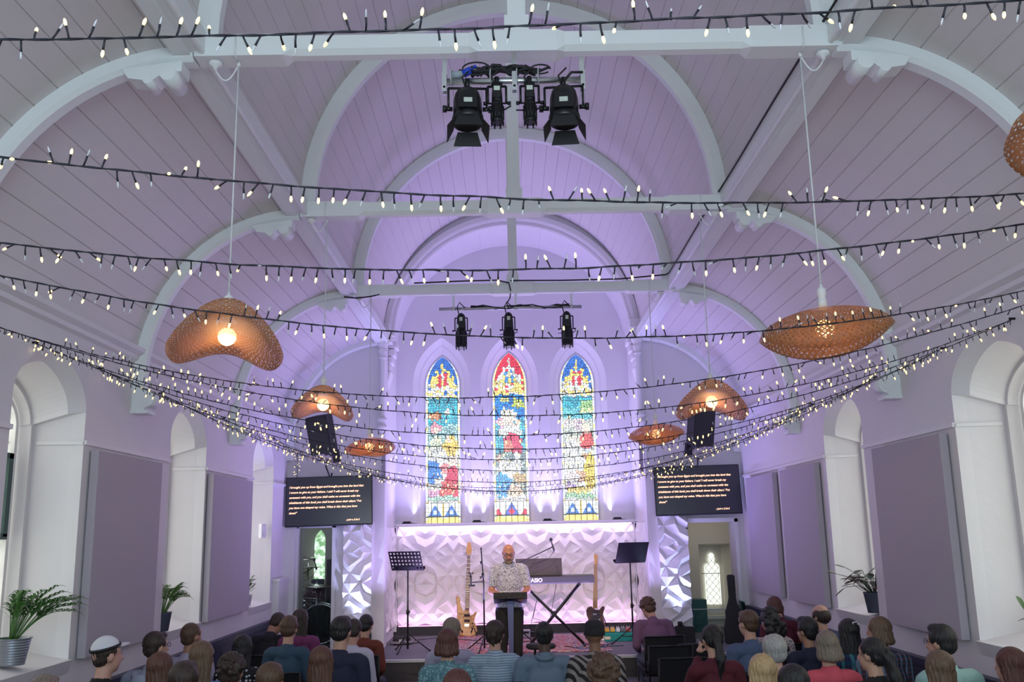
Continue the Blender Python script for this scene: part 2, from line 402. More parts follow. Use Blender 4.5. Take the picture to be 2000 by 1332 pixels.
# moulded ring of the chancel arch, shafts and stepped corbels
mb = MB(); sweep_rib(mb, 0, 1.95, 1.90, SPR, 0, PI, YT-.02, .10, .10); sweep_rib(mb, 0, 1.87, 1.80, SPR, 0, PI, YT+.06, .09, .07)
struct(mb.build(trim(), [TRIM]))
for s in (-1, 1):
    x = -1.968 if s < 0 else 1.868+.03
    mb = MB(); T = Matrix.Translation((x, YT-.05, 0))
    mb.lathe([(.045, 3.82), (.045, 4.72), (.06, 4.73), (.06, 4.75), (.045, 4.77), (.055, 4.80), (.07, 4.84), (.07, 4.86), (.06, 4.88), (.08, 4.93), (.095, 4.96), (.095, 5.0), (.085, 5.02), (.10, 5.05), (.10, 5.12)], 20, 0, T)
    mb.lathe([(.01, 3.50), (.035, 3.56), (.03, 3.60), (.055, 3.65), (.075, 3.68), (.075, 3.71), (.055, 3.73), (.06, 3.76), (.08, 3.79), (.08, 3.82), (.045, 3.84)], 20, 0, T)
    mb.box((x-.11, YT-.16, 5.12), (x+.11, YT+.06, 5.26)); 
    struct(mb.build(trim(), [TRIM], bevel=.015))
    mb = MB()
    for i in range(4): mb.box((s*(1.94-.0), YT+.28, 4.60+.12*i), (s*(1.90-.035*i), YT+.62, 4.71+.12*i))
    mb.add([(s*1.95, YT+.28, 4.35), (s*1.95, YT+.62, 4.35), (s*1.88, YT+.62, 4.6), (s*1.88, YT+.28, 4.6), (s*1.975, YT+.28, 4.6), (s*1.975, YT+.62, 4.6)], [(0, 1, 2, 3), (0, 3, 4), (1, 5, 2), (2, 5, 4, 3)])
    struct(mb.build(trim(), [TRIM], bevel=.02))
# chancel walls
mb = MB(); mb.box((-2.1, YT+.27, ZS), (-1.975, 16.4, SPR+.05)); struct(mb.build('wall_left', [PLASTER]))
mb = MB(); mb.box((1.975, YT+.27, ZS), (2.1, 16.4, SPR+.05)); struct(mb.build('wall_right', [PLASTER]))
EW = [(-1.206, 4.62, 5.14, 5.42), (-.053, 4.62, 5.19, 5.47), (1.113, 4.62, 5.14, 5.42)]
mb = MB(); wall_strip(mb, lambda u, z: (u, YB, z), -2.1, 2.1, ZS, 7.3, [(c, .49, 2.29, sp, ao) for c, sp, ag, ao in EW])
for c, sp, ag, ao in EW:
    loft(mb, lambda u, z, d: (u, YB+d, z), [(0, c, .49, 2.29, sp, ao), (.10, c, .405, 2.29, sp, ao-.10), (.11, c, .375, 2.29, sp, ao-.125), (.24, c, .30, 2.29, sp, ag)])
struct(mb.build('wall_far', [PLASTER]))
mb = MB(); mb.box((-1.975, YB, 2.25), (1.975, 16.03, 2.289)); mb.box((-1.975, 15.56, 2.235), (1.975, YB, 2.285)); mb.box((-1.975, 15.52, 2.255), (1.975, 15.57, 2.285)); struct(mb.build(trim(), [TRIM]))
mb = MB(); mb.box((-1.95, 15.52, ZS), (1.96, 15.70, .672)); struct(mb.build('baseboard_far', [mat('plinth_black', (.03, .028, .04), .6)]))
# vertical light channels at the panel's ends
for s in (-1, 1):
    mb = MB(); mb.box((s*1.93, 15.50, .6), (s*1.975, 15.56, 2.24)); struct(mb.build(trim(), [WHITE]))
STRIP = mat('led_strip', (1, .8, 1), .5, emis=(1., .72, 1.), es=2.5)
mb = MB(); mb.box((-1.9, 15.575, 2.222), (1.9, 15.60, 2.234)); o = tag(mb.build('led_strip', [STRIP]), 'glowing pink white strip under the ledge along the top of the faceted wall', 'light strip')
mb = MB(); mb.box((-1.9, 15.54, .674), (1.92, 15.56, .682)); tag(mb.build('led_strip', [mat('led_strip_pink', (1, .4, .8), .5, emis=(1., .30, .75), es=3)]), 'glowing pink strip along the foot of the faceted stage wall', 'light strip')
# side rooms
SR = mat('side_room_paint', (.42, .38, .37), .8, noise_=.03)
def side_room(x0, x1, lan, rect=None):
    mb = MB(); y1 = 15.95
    for x in (x0, x1): mb.add([(x, YT+.0, 0), (x, y1, 0), (x, y1, 3), (x, YT+.0, 3)], [(0, 1, 2, 3)])
    mb.add([(x0, YT+.35, 2.9), (x1, YT+.35, 2.9), (x1, y1, 2.9), (x0, y1, 2.9)], [(0, 1, 2, 3)])
    return mb
# left room
mb = side_room(-3.75, -2.11, None); wall_strip(mb, lambda u, z: (u, 15.95, z), -3.75, -2.11, ZS, 2.9, [(-3.37, .20, 1.25, 2.05, 2.27)])
loft(mb, lambda u, z, d: (u, 15.95+d, z), [(0, -3.37, .20, 1.25, 2.05, 2.27), (.3, -3.30, .11, 1.40, 2.03, 2.22)]); struct(mb.build('wall_side_room', [SR]))
g = MB(); pts = [(-3.41, 1.40)]+arch(-3.30, .11, 2.03, 2.22)+[(-3.19, 1.40)]; g.prism(pts, 16.25, 16.27, lambda u, v, d: (u, d, v))
gm, nt, b = nodes('leafy_daylit_glass'); tc = nt.nodes.new('ShaderNodeTexCoord'); n = nt.nodes.new('ShaderNodeTexNoise'); n.inputs['Scale'].default_value = 14; cr = nt.nodes.new('ShaderNodeValToRGB')
cr.color_ramp.elements[0].color = (.12, .30, .08, 1); cr.color_ramp.elements[0].position = .4; cr.color_ramp.elements[1].color = (.85, 1, .85, 1); cr.color_ramp.elements[1].position = .6
nt.links.new(tc.outputs['Object'], n.inputs['Vector']); nt.links.new(n.outputs['Fac'], cr.inputs['Fac']); nt.links.new(cr.outputs['Color'], b.inputs['Emission Color']); b.inputs['Emission Strength'].default_value = 1.1
WIN[0] += 1; struct(g.build('window_%d' % WIN[0], [gm]))
# right room: square recess with trefoil-headed leaded light
mb = side_room(2.11, 3.85, None); y1 = 15.95; rx0, rx1, rz0, rz1 = 3.045, 3.66, .70, 1.86
def rect_hole(mb, x0, x1, z0, z1, a, b, c, d, y):
    for (p0, p1, q0, q1) in ((x0, a, z0, z1), (b, x1, z0, z1), (a, b, z0, c), (a, b, d, z1)):
        mb.add([(p0, y, q0), (p1, y, q0), (p1, y, q1), (p0, y, q1)], [(0, 1, 2, 3)])
rect_hole(mb, 2.11, 3.85, ZS, 2.9, rx0, rx1, rz0, rz1, y1)
def ring4(mb, A, ya, B, yb):
    f = lambda q, y: [(q[0], y, q[2]), (q[1], y, q[2]), (q[1], y, q[3]), (q[0], y, q[3])]
    mb.add(f(A, ya)+f(B, yb), [(i, (i+1) % 4, 4+(i+1) % 4, 4+i) for i in range(4)])
ring4(mb, (rx0, rx1, rz0, rz1), y1, (3.13, 3.49, .80, 1.83), y1+.32)
mb.add([(3.13, y1+.32, .8), (3.49, y1+.32, .8), (3.49, y1+.32, 1.83), (3.13, y1+.32, 1.83)], [(0, 1, 2, 3)])
struct(mb.build('wall_side_room', [mat('side_room_cream', (.62, .58, .53), .8)]))
cxw, zb0 = 3.31, .86
def trefoil(w, grow=0):
    pts = [(cxw-w, zb0-grow), (cxw-w, 1.46)]
    for k in range(7): a = PI-k*PI*.55/6; pts.append((cxw-w*.50+math.cos(a)*w*.50, 1.46+math.sin(a)*w*.62))
    for k in range(13): a = PI*1.05-k*PI*1.10/12; pts.append((cxw+math.cos(a)*w*.50, 1.62+math.sin(a)*(w*.72)+.0))
    for k in range(7): a = PI*.55-k*PI*.55/6; pts.append((cxw+w*.50+math.cos(a)*w*.50, 1.46+math.sin(a)*w*.62))
    pts += [(cxw+w, 1.46), (cxw+w, zb0-grow)]
    return pts
g = MB(); g.prism(trefoil(.135), y1+.29, y1+.315, lambda u, v, d: (u, d, v)); WIN[0] += 1
wo = struct(g.build('window_%d' % WIN[0], [mat('daylit_leaded_glass', (.8, .8, .7), .3, emis=(.93, 1., .86), es=.85)]))
l = MB()
pp = trefoil(.135); l.tube([(u, y1+.285, v) for u, v in pp+[pp[0]]], .004, 6); pp = trefoil(.108); l.tube([(u, y1+.286, v) for u, v in pp], .0025, 6)
for k in range(-4, 13):
    for sg in (-1, 1):
        z0 = zb0+k*.12; A = [(cxw-sg*.108, z0), (cxw+sg*.108, z0+.24)]
        P0, P1 = A
        # clip in height
        def cl(t): return (P0[0]+(P1[0]-P0[0])*t, P0[1]+(P1[1]-P0[1])*t)
        ta = max(0, (zb0-P0[1])/(P1[1]-P0[1])); tb = min(1, (1.66-P0[1])/(P1[1]-P0[1]))
        if tb > ta:
            a, b_ = cl(ta), cl(tb)
            if a[1] < 1.55: l.cyl((a[0], y1+.287, a[1]), (b_[0], y1+.287, b_[1]), .0028, 5)
l.cyl((cxw-.18, y1+.285, 1.37), (cxw+.14, y1+.285, 1.37), .005, 5); l.build('glazing_bar', [LEAD], wo)
s_ = MB(); s_.box((3.12, y1+.12, .70), (3.50, y1+.33, .80)); s_.box((3.0, y1-.04, .655), (3.72, y1+.02, .705)); s_.build('window_sill', [TRIM], wo)
light('POINT', 'side_room_daylight', (3.05, 15.1, 2.3), (3.05, 15.1, 0), (1., .95, .85), 4.5, .3)
light('POINT', 'booth_daylight', (-3.2, 15.1, 2.2), (-3.2, 15.1, 0), (.8, .9, 1.), 4, .3)
# frames of the doorways: outer casings
for D in (DL, DR):
    mb = MB()
    for x, s in ((D[0], -1), (D[1], 1)): mb.box((x, YT-.03, ZS), (x+s*.05, YT+.01, D[3]+.05))
    mb.box((D[0]-.05, YT-.03, D[3]), (D[1]+.05, YT+.01, D[3]+.06))
    struct(mb.build('door_%d' % (1 if D is DL else 2), [TRIM]))
# white boxed-in panels at the far left corner
mb = MB(); mb.box((WL, 13.25, ZS), (WL+.09, YT-.01, 1.52)); mb.box((WL, 13.22, 1.52), (WL+.11, YT-.01, 1.55)); struct(mb.build(trim(), [TRIM]))
mb = MB(); mb.box((WL, YT-.14, ZS), (WL+.16, YT-.01, 2.26)); struct(mb.build(trim(), [TRIM]))
mb = MB()
for x in (-1.86, 1.90): mb.box((x, YT+.28, .75), (x+.02, YT+.31, 2.2))
# ------------------------------------------------------------------ faceted wall cladding
rg = random.Random(5)
G = 4
TJ = [[(rg.uniform(-.085, .085), rg.uniform(-.085, .085), (rg.uniform(.7, 1.) if (i+j) % 2 else rg.uniform(0, .18))) for j in range(G+1)] for i in range(G+1)]
def facet(mb, P, u0, u1, v0, v1, tile, dep, mi=0, gapx=True):
    nu = max(1, math.ceil((u1-u0)/tile-1e-6)); nv = math.ceil((v1-v0)/tile-1e-6)
    for a in range(nu):
        for b in range(nv):
            def vert(i, j):
                ii = i if a % 2 == 0 else G-i; jj = j if b % 2 == 0 else G-j
                jx, jy, h = TJ[ii][jj]
                if a % 2: jx = -jx
                if b % 2: jy = -jy
                if i in (0, G): jx = 0
                if j in (0, G): jy = 0
                if i in (0, G) and j in (0, G): h = 0
                u = u0+(a+(i/G+jx))*tile; v = v1-(b+(j/G+jy))*tile
                return (min(u, u1), max(v, v0), h)
            for i in range(G):
                for j in range(G):
                    q = [vert(i, j), vert(i+1, j), vert(i+1, j+1), vert(i, j+1)]
                    vs = [P(u, v, h*dep) for u, v, h in q]
                    d1 = abs(q[0][2]-q[2][2]); d2 = abs(q[1][2]-q[3][2])
                    mb.add(vs, [(0, 1, 2), (0, 2, 3)] if (d1 < d2) else [(0, 1, 3), (1, 2, 3)], mi)
mb = MB(); facet(mb, lambda u, v, h: (u, 15.652-h, v), -1.93, 1.93, .68, 2.225, .455, .075)
mb.box((-1.93, 15.66, .68), (1.93, 15.70, 2.225))
tag(mb.build('faceted_wall_panel', [PANEL3D]), 'wide white faceted relief panelling behind the stage, lit from top and bottom', 'wall panelling')
mb = MB()
for s in (-1, 1):
    mb = MB(); facet(mb, lambda u, v, h: (s*(1.97-h), u, v), YT+.36, 15.48, .68, 2.225, .455, .03)
    tag(mb.build('faceted_wall_panel', [PANEL3D]), 'narrow white faceted panelling on the %s side wall of the chancel' % ('left' if s < 0 else 'right'), 'wall panelling')
    x0, x1 = (-2.515, -2.105) if s < 0 else (2.07, 2.50)
    mb = MB(); facet(mb, lambda u, v, h: (u, YT-.042-h, v), x0, x1, .75, 2.30, .43, .075); mb.box((x0, YT-.035, .75), (x1, YT-.001, 2.30))
    tag(mb.build('faceted_wall_panel', [PANEL3D]), 'tall faceted white pillar panel lit blue from below, %s' % ('left of the stage beside the drum booth' if s < 0 else 'right of the stage beside the glass doorway'), 'wall panelling', )
    mb = MB(); mb.box((x0, YT-.20, ZS), (x1, YT-.001, .75)); tag(mb.build('plinth_box', [MBLACK], bevel=.005), 'low black plinth under the blue-lit faceted panel on the %s' % ('left' if s < 0 else 'right'), 'plinth')
# ------------------------------------------------------------------ stained glass
def paint(kind, NX, NY, seed):
    rs = np.random.RandomState(seed)
    U, V = np.meshgrid((np.arange(NX)+.5)/NX, (np.arange(NY)+.5)/NY)   # V from the top
    asp = 4.9
    S = []   # jittered cell seeds
    nx, ny = 13, 66
    for j in range(ny):
        for i in range(nx): S.append(((i+.5+rs.uniform(-.42, .42))/nx, (j+.5+rs.uniform(-.42, .42))/ny))
    S = np.array(S); cols = np.zeros((len(S), 3))
    u, v = S[:, 0], S[:, 1]
    gold = np.array([1., .78, .18]); white = np.array([.93, .98, .92]); blue = np.array([.02, .16, .62]); red = np.array([.85, .03, .05])
    teal = np.array([.05, .42, .55]); sky = np.array([.10, .38, .80]); skin = np.array([1., .72, .55]); green = np.array([.18, .45, .16])
    def put(mask, c, var=.18):
        k = mask.sum()
        if k: cols[mask] = np.clip(np.array(c)*(1+rs.uniform(-var, var, (k, 1))), 0, 1.1)
    el = lambda cx, cy, rx, ry: ((u-cx)/rx)**2+((v-cy)/(ry))**2 < 1
    put(v > -1, white)
    put(v < .24, red if kind == 2 else blue, .3)
    for sx, top in ((.5, .035), (.33, .085), (.67, .085), (.2, .13), (.8, .13)):
        put((abs(u-sx) < .055+.02*(v > top+.05)) & (v > top) & (v < .26), (white if kind == 2 else gold))
        put((abs(u-sx) < .03) & (v > top+.06) & (v < .26) & (rs.rand(len(u)) < .6), gold if kind == 2 else white)
    put((v > .17) & (v < .26) & (rs.rand(len(u)) < .6), white if kind != 2 else gold)
    put((v > .11) & (v < .19) & (abs(abs(u-.5)-.09) < .04), (.75, .05, .06) if kind != 2 else (.05, .25, .75))
    put((v > .26) & (v < .45), teal if kind != 2 else (.02, .22, .72), .35)
    if kind == 1:
        put((v > .33) & (v < .40), (.10, .55, .75), .3); put((v > .42) & (v < .55), (.35, .62, .62), .35)
        put(el(.25, .365, .2, .025), (.62, .28, .12)); put(el(.62, .34, .05, .03), white); put(el(.30, .44, .17, .035), (.9, .35, .4)); put(el(.32, .45, .09, .02), skin)
        put(el(.33, .525, .19, .04), (.78, .95, .62)); put(el(.72, .55, .2, .06), (.95, .62, .10)); put(el(.66, .51, .08, .018), skin)
        put(el(.40, .62, .24, .05), white); put(el(.22, .70, .24, .07), (.04, .22, .72)); put(el(.80, .64, .14, .03), (.95, .75, .62))
        put(el(.55, .68, .13, .035), (.95, .30, .25)); put(el(.80, .76, .22, .09), (.85, .05, .06)); put(el(.55, .80, .32, .045), (.92, .14, .08))
        put(el(.35, .77, .12, .04), white); put(el(.2, .82, .2, .02), (.7, .35, .5)); put((v > .84) & (v < .87), (.35, .6, .45))
    elif kind == 2:
        put((v > .40) & (v < .60), (.10, .45, .65), .4); put(el(.45, .39, .24, .05), (.98, .95, .80)); put(el(.22, .42, .12, .03), (.85, .4, .55)); put(el(.24, .425, .08, .02), skin)
        put(el(.52, .43, .09, .025), skin); put(el(.72, .43, .08, .022), skin); put(el(.5, .48, .33, .045), white); put(el(.55, .56, .28, .08), (.82, .08, .12))
        put(el(.42, .57, .13, .05), (.95, .25, .15)); put((v > .60) & (v < .84), (.25, .35, .30), .4); put(el(.16, .63, .09, .025), (.8, .5, .35)); put(el(.38, .70, .27, .06), white)
        put(el(.70, .66, .12, .07), (.85, .9, .9)); put(el(.25, .79, .26, .07), (.06, .35, .80)); put(el(.75, .75, .2, .03), (.55, .38, .12)); put(el(.62, .82, .2, .035), (.95, .72, .5))
        put(el(.75, .31, .18, .03), (.45, .55, .1)); put(el(.35, .285, .15, .012), (.6, .6, .2))
    else:
        put((v > .33) & (v < .40), (.15, .60, .70), .3); put(el(.78, .32, .22, .035), (.30, .55, .22)); put(el(.70, .35, .2, .015), (.75, .85, .35)); put((v > .40) & (v < .55), (.55, .65, .55), .35)
        put(el(.25, .42, .2, .035), (.8, .78, .72)); put(el(.55, .43, .15, .04), (.62, .52, .58)); put(el(.72, .46, .15, .035), (1., .95, .65)); put(el(.70, .465, .07, .02), skin)
        put(el(.75, .53, .2, .05), (.85, .12, .08)); put(el(.40, .53, .16, .035), (.98, .92, .68)); put(el(.25, .56, .2, .05), white); put(el(.70, .61, .13, .03), (.7, .85, .95)); put(el(.68, .62, .07, .02), (.75, .4, .2))
        put(el(.35, .66, .3, .05), white); put(el(.82, .72, .18, .11), (.92, .68, .06)); put(el(.50, .74, .18, .03), (.7, .4, .2)); put(el(.3, .74, .22, .03), (.9, .82, .78)); put(el(.22, .80, .16, .02), (.35, .25, .5))
        put(el(.45, .82, .35, .02), (.95, .72, .15)); put((v > .84) & (v < .87), (.35, .6, .35))
    put((v > .87), white, .1); put((v > .965), gold)
    # nearest / second nearest seed gives the leading
    D1 = np.full((NY, NX), 9.); D2 = np.full((NY, NX), 9.); I = np.zeros((NY, NX), int)
    for k in range(len(S)):
        j0 = max(0, int((S[k, 1]-.05)*NY)); j1 = min(NY, int((S[k, 1]+.05)*NY)+1)
        d = np.hypot(U[j0:j1]-S[k, 0], (V[j0:j1]-S[k, 1])*asp)
        a1 = D1[j0:j1]; a2 = D2[j0:j1]; ii = I[j0:j1]
        near = d < a1
        a2[:] = np.where(near, a1, np.minimum(a2, d)); ii[:] = np.where(near, k, ii); a1[:] = np.where(near, d, a1)
    C = cols[I]
    def px(mask, c): C[mask] = c
    # the base panel: pairs of dark diamonds between gold bars, or a red and blue knot
    vb = (V-.885)/.075
    b = (vb > 0) & (vb < 1)
    for cx in ((.27, .73) if kind != 2 else (.12, .5, .88)):
        t = abs(U-cx)*2.6+abs(1-vb)*.55
        if kind != 2:
            px(b & (t < .62), (.80, .9, .9)); px(b & (t < .50), (.05, .16, .45)); px(b & (abs(U-cx) < .05) & (vb > .55) & (vb < .85), (.7, .85, .9))
        else: px(b & (t < (.55 if cx == .5 else .3)), (.75, .04, .08) if cx != .5 else (.07, .12, .45)); px(b & (cx == .5) & (abs(U-.5)+abs(vb-.75)*.3 < .09), (.85, .05, .1))
    px(b & (abs(U-.5) < .025) & (kind != 2), (.95, .70, .12)); px(b & (np.abs(U-.04) < .03), (.95, .7, .12)); px(b & (np.abs(U-.96) < .03), (.95, .7, .12))
    lead = (D2-D1) < .017
    C[lead & ~(V > .885)] *= .22
    C[(V > .885) & ((np.abs(((U*6) % 1)-.5) > .455) | (np.abs((vb*3) % 1-.5) > .46))] *= .15
    # pale jewelled border
    e = np.minimum(U, 1-U)
    bd = e < .075; seg = ((V*46).astype(int) % 5 == 0)
    C[bd] = (.80, .93, .88); C[bd & seg] = (1., .80, .25)
    if kind == 2: C[bd & (V < .30)] = (1., .85, .35)
    C[bd & (np.abs((V*92) % 1-.5) > .42)] *= .2; C[(np.abs(e-.078) < .012)] *= .12
    for vv in (.268, .872, .884, .963): C[np.abs(V-vv) < .0022] = .03
    for vv in np.arange(.09, .87, .0975): C[np.abs(V-vv) < .0014] *= .25
    return C
gm, nt, b = nodes('stained_glass', (.1, .1, .1), .3)
ca = nt.nodes.new('ShaderNodeVertexColor'); ca.layer_name = 'glass'
nt.links.new(ca.outputs['Color'], b.inputs['Emission Color']); b.inputs['Emission Strength'].default_value = 1.35
for kind, (c, sp, ag, ao) in enumerate(EW, 1):
    NX, NY = 72, 330; C = paint(kind, NX, NY, kind*7+1)
    hw, z0, z1 = .30, 2.29, ag; y = YB+.235
    A = arch(c, hw, sp, ag, 40)
    ax = np.array([p[0] for p in A]); az = np.array([p[1] for p in A])
    vs = []; fs = []; cs = []
    for j in range(NY+1):
        z = z1-(z1-z0)*j/NY
        h = hw
        if z > sp:
            half = A[:41]; h = np.interp(-z, [-p[1] for p in half][::-1], [abs(p[0]-c) for p in half][::-1]) if z < ag else 0
            h = np.interp(z, [p[1] for p in half], [abs(p[0]-c) for p in half])
        for i in range(NX+1): vs.append((c+h*(2*i/NX-1), y, z))
    for j in range(NY):
        for i in range(NX):
            a = j*(NX+1)+i; fs.append((a, a+NX+1, a+NX+2, a+1)); cs.append(C[j, i])
    me = bpy.data.meshes.new('stained_glass'); me.from_pydata(vs, [], fs); me.materials.append(gm)
    at_ = me.color_attributes.new('glass', 'FLOAT_COLOR', 'CORNER')
    arr = np.ones((len(fs)*4, 4), np.float32); arr[:, :3] = np.repeat(np.array(cs), 4, axis=0); at_.data.foreach_set('color', arr.ravel())
    o = bpy.data.objects.new('window_%d' % (WIN[0]+1), me); WIN[0] += 1; COL.objects.link(o); struct(o)
    f = MB(); f.tube([(x, y-.012, z) for x, z in [(c-hw, z0)]+A[::2]+[(c+hw, z0)]], .014, 6); f.build('window_frame', [mat('pale_stone', (.7, .72, .7), .6)], o)
# ledge uplight fittings
for k, x in enumerate((-1.78, -.63, .53, 1.68)):
    mb = MB(); mb.box((x-.075, 15.60, 2.285), (x+.075, 15.66, 2.305)); mb.box((x-.06, 15.605, 2.305), (x+.06, 15.65, 2.325)); mb.tube([(x+.07, 15.64, 2.30), (x+.12, 15.66, 2.29), (x+.16, 15.7, 2.287)], .005, 6)
    tag(mb.build('uplight', [MBLACK]), ['small black uplight on the ledge left of the left stained glass window', 'small black uplight on the ledge between the left and middle stained glass windows',
        'small black uplight on the ledge between the middle and right stained glass windows', 'small black uplight on the ledge right of the right stained glass window'][k], 'uplight', 'uplights on the window ledge')
for s in (-1, 1):
    mb = MB(); mb.box((s*2.30-.06, 13.785, .75), (s*2.30+.06, 13.84, .765)); mb.cyl((s*2.30, 13.80, .765), (s*2.30, 13.805, .825), .035, 14)
    tag(mb.build('uplight', [MBLACK]), 'round black uplight on the plinth at the foot of the %s faceted pillar' % ('left' if s < 0 else 'right'), 'uplight')
# ------------------------------------------------------------------ acoustic panels
for s, X, L in ((-1, WL, [(7.33, 8.70), (10.23, 11.82)]), (1, WR, [(7.30, 8.70), (10.38, 11.72), (12.06, 13.42)])):
    for k, (a, b) in enumerate(L):
        mb = MB(); x = X-s*.012; mb.box((x, a, 1.245), (x-s*.065, b, 2.80)); 
        for yy in (a+.2, b-.2): mb.box((X, yy-.03, 1.6), (x, yy+.03, 2.4))
        lab = {(-1, 0): 'tall lilac grey fabric acoustic panel on left wall, nearest the viewer', (-1, 1): 'tall lilac grey fabric acoustic panel on left wall between the second and third window niches',
               (1, 0): 'tall lilac grey fabric acoustic panel on right wall between the two window niches', (1, 1): 'lilac grey fabric acoustic panel just past the far niche on the right wall',
               (1, 2): 'lilac grey fabric acoustic panel on right wall closest to the television'}[(s, k)]
        tag(mb.build('acoustic_panel', [FABRIC], bevel=.008), lab, 'acoustic panel', 'acoustic wall panels')
# small white box in the third niche
P_ = at(505, 1030, 'y', 13.0); mb = MB(); M_ = Matrix.Translation((-3.47, 13.02, 2.20)) @ Matrix.Rotation(R(-22), 4, 'Z')
mb.cbox((0, 0, 0), (.05, .10, .19), 0, M_); mb.cbox((.03, 0, .03), (.012, .07, .07), 0, M_); mb.cbox((.03, 0, -.05), (.008, .05, .03), 1, M_)
tag(mb.build('alarm_box', [WHITE, TRIM], bevel=.008), 'small white plastic box fixed in the far left window niche', 'wall box')
# ------------------------------------------------------------------ text helper
def text_mesh(name, body, size, mtl, parent, M, shear=.0, bold=0., align='LEFT', spacing=1., ext=.0):
    c = bpy.data.curves.new(name, 'FONT'); c.body = body; c.size = size; c.shear = shear; c.offset = bold; c.align_x = align; c.space_line = spacing; c.extrude = ext
    t = bpy.data.objects.new('tmp_text', c); COL.objects.link(t)
    dg = bpy.context.evaluated_depsgraph_get(); me = bpy.data.meshes.new_from_object(t.evaluated_get(dg)); bpy.data.objects.remove(t, do_unlink=True)
    me.name = name; me.transform(M); me.materials.clear(); me.materials.append(mtl)
    o = bpy.data.objects.new(name, me); COL.objects.link(o)
    if parent: o.parent = parent
    return o
# ------------------------------------------------------------------ televisions
SCR = mat('tv_screen', (.012, .012, .02), .18, emis=(.05, .05, .09), es=.18)
TXT = mat('screen_text', (.9, .5, .3), .6, emis=(1., .60, .38), es=1.2)
VERSE = ("I brought you up from Egypt and brought you into the land that\nI swore to give to your fathers. I said 'I will never break my\ncovenant with you, and you shall make no covenant with the\n"
         "inhabitants of this land; you shall break down their altars.' But\nyou have not obeyed my voice. What is this that you have\ndone?\"")
for s, cx, zc, yw in ((-1, -2.72, 2.615, 5), (1, 2.665, 2.665, -3)):
    W_, H_ = 1.25, .715
    r = empty('television', (cx, 13.84, zc), 0, 'wall mounted black television showing a bible verse, %s of the stained glass' % ('left' if s < 0 else 'right'), 'television', 'televisions showing the verse')
    r.rotation_euler = (R(-4), R(-1.0 if s < 0 else -.6), R(yw))
    mb = MB(); mb.box((-W_/2, -.02, -H_/2), (W_/2, .03, H_/2)); mb.box((-.3, .03, -.2), (.3, .10, .2)); mb.build('housing', [MBLACK], r, bevel=.004)
    mb = MB(); mb.box((-W_/2+.012, -.024, -H_/2+.016), (W_/2-.012, -.019, H_/2-.012)); mb.build('screen', [SCR], r)
    B_ = Matrix.Rotation(R(90), 4, 'X')
    text_mesh('text', VERSE, .0415, TXT, r, Matrix.Translation((-.575, -.027, .195)) @ B_, .25, .0012, spacing=1.78)
    text_mesh('text', "- Judges 2:1b-2", .033, TXT, r, Matrix.Translation((.24, -.027, -.292)) @ B_, .25, .0012)
# ------------------------------------------------------------------ hanging loudspeakers
for s, px in ((-1, 630), (1, 1367)):
    a = at(px, 848 if s < 0 else 833, 'y', 13.35)
    r = empty('loudspeaker', tuple(a), 0, 'black loudspeaker on a wall bracket above the %s television' % ('left' if s < 0 else 'right'), 'loudspeaker', 'wall loudspeakers')
    r.rotation_euler = (R(14), R(2*s-3 if s < 0 else 0), R(-16*s*-1))
    mb = MB(); mb.prism([(-.165, -.14), (.165, -.14), (.125, .16), (-.125, .16)], -.27, .27, lambda u, v, d: (u, v, d)); mb.build('cabinet', [MBLACK], r, bevel=.012)
    mb = MB(); mb.box((-.15, -.147, -.255), (.15, -.140, .255)); mb.build('grille', [mat('speaker_grille', (.02, .02, .022), .5, bump=.6, bscale=400)], r)
    mb = MB(); mb.tube([(0, .10, -.22), (0, .16, -.33), (.0, .30, -.36)], .025, 8); mb.box((-.05, .28, -.46), (.05, .34, -.28)); mb.cyl((-.06, .10, -.29), (.06, .10, -.29), .03, 10); mb.build('bracket', [MBLACK], r)
    mb = MB(); mb.tube([(a[0]+.02*s, 13.72, a[2]-.42), (a[0]+.03, 13.90, a[2]-.62), (a[0]+.035, 13.93, zc+.36)], .011, 8)
    tag(mb.build('cable', [MBLACK]), 'black cable running from the %s loudspeaker down to the television' % ('left' if s < 0 else 'right'), 'cable')
# ------------------------------------------------------------------ stage lighting bars
def par(name_label, loc, tilt, yaw=0):
    r = empty('fresnel_lantern', loc, R(yaw), name_label, 'stage light', 'lights on the near lighting bar'); r.rotation_euler = (R(tilt), 0, R(yaw))
    T = Matrix.Identity(4)
    mb = MB(); mb.lathe([(.02, .135), (.055, .13), (.075, .105), (.085, .06), (.088, -.06), (.095, -.065), (.095, -.10), (.085, -.105)], 20); mb.box((-.055, -.098, -.055), (.055, -.05, .05)); mb.build('housing', [BLACK], r)
    mb = MB(); mb.lathe([(.0001, -.085), (.075, -.09)], 20); mb.build('lens', [mat('warm_lamp_lens', (1, .7, .4), .3, emis=(1., .62, .28), es=6)], r)
    mb = MB()
    for k in range(4):
        M_ = Matrix.Rotation(PI/2*k, 4, 'Z') @ Matrix.Translation((0, -.085, -.105)) @ Matrix.Rotation(R(-28 if k else -14), 4, 'X')
        mb.add([M_@Vector(p) for p in ((-.06, 0, 0), (.06, 0, 0), (.085, 0, -.085), (-.085, 0, -.085), (-.06, .003, 0), (.06, .003, 0), (.085, .003, -.085), (-.085, .003, -.085))], [(0, 1, 2, 3), (7, 6, 5, 4), (0, 4, 5, 1), (1, 5, 6, 2), (2, 6, 7, 3), (3, 7, 4, 0)])
    mb.build('barn_doors', [MBLACK], r)
    for sg in (-1, 1): mb = MB(); mb.cyl((sg*.14, 0, 0), (sg*.09, 0, 0), .014, 10); mb.cyl((sg*.15, 0, 0), (sg*.125, 0, 0), .022, 8); mb.build('knob', [BLACK], r)
    mb = MB(); mb.box((-.025, -.10, -.02), (.025, -.0985, .012)); mb.build('rating_label', [mat('label_grey', (.6, .66, .58), .6)], r)
    return r
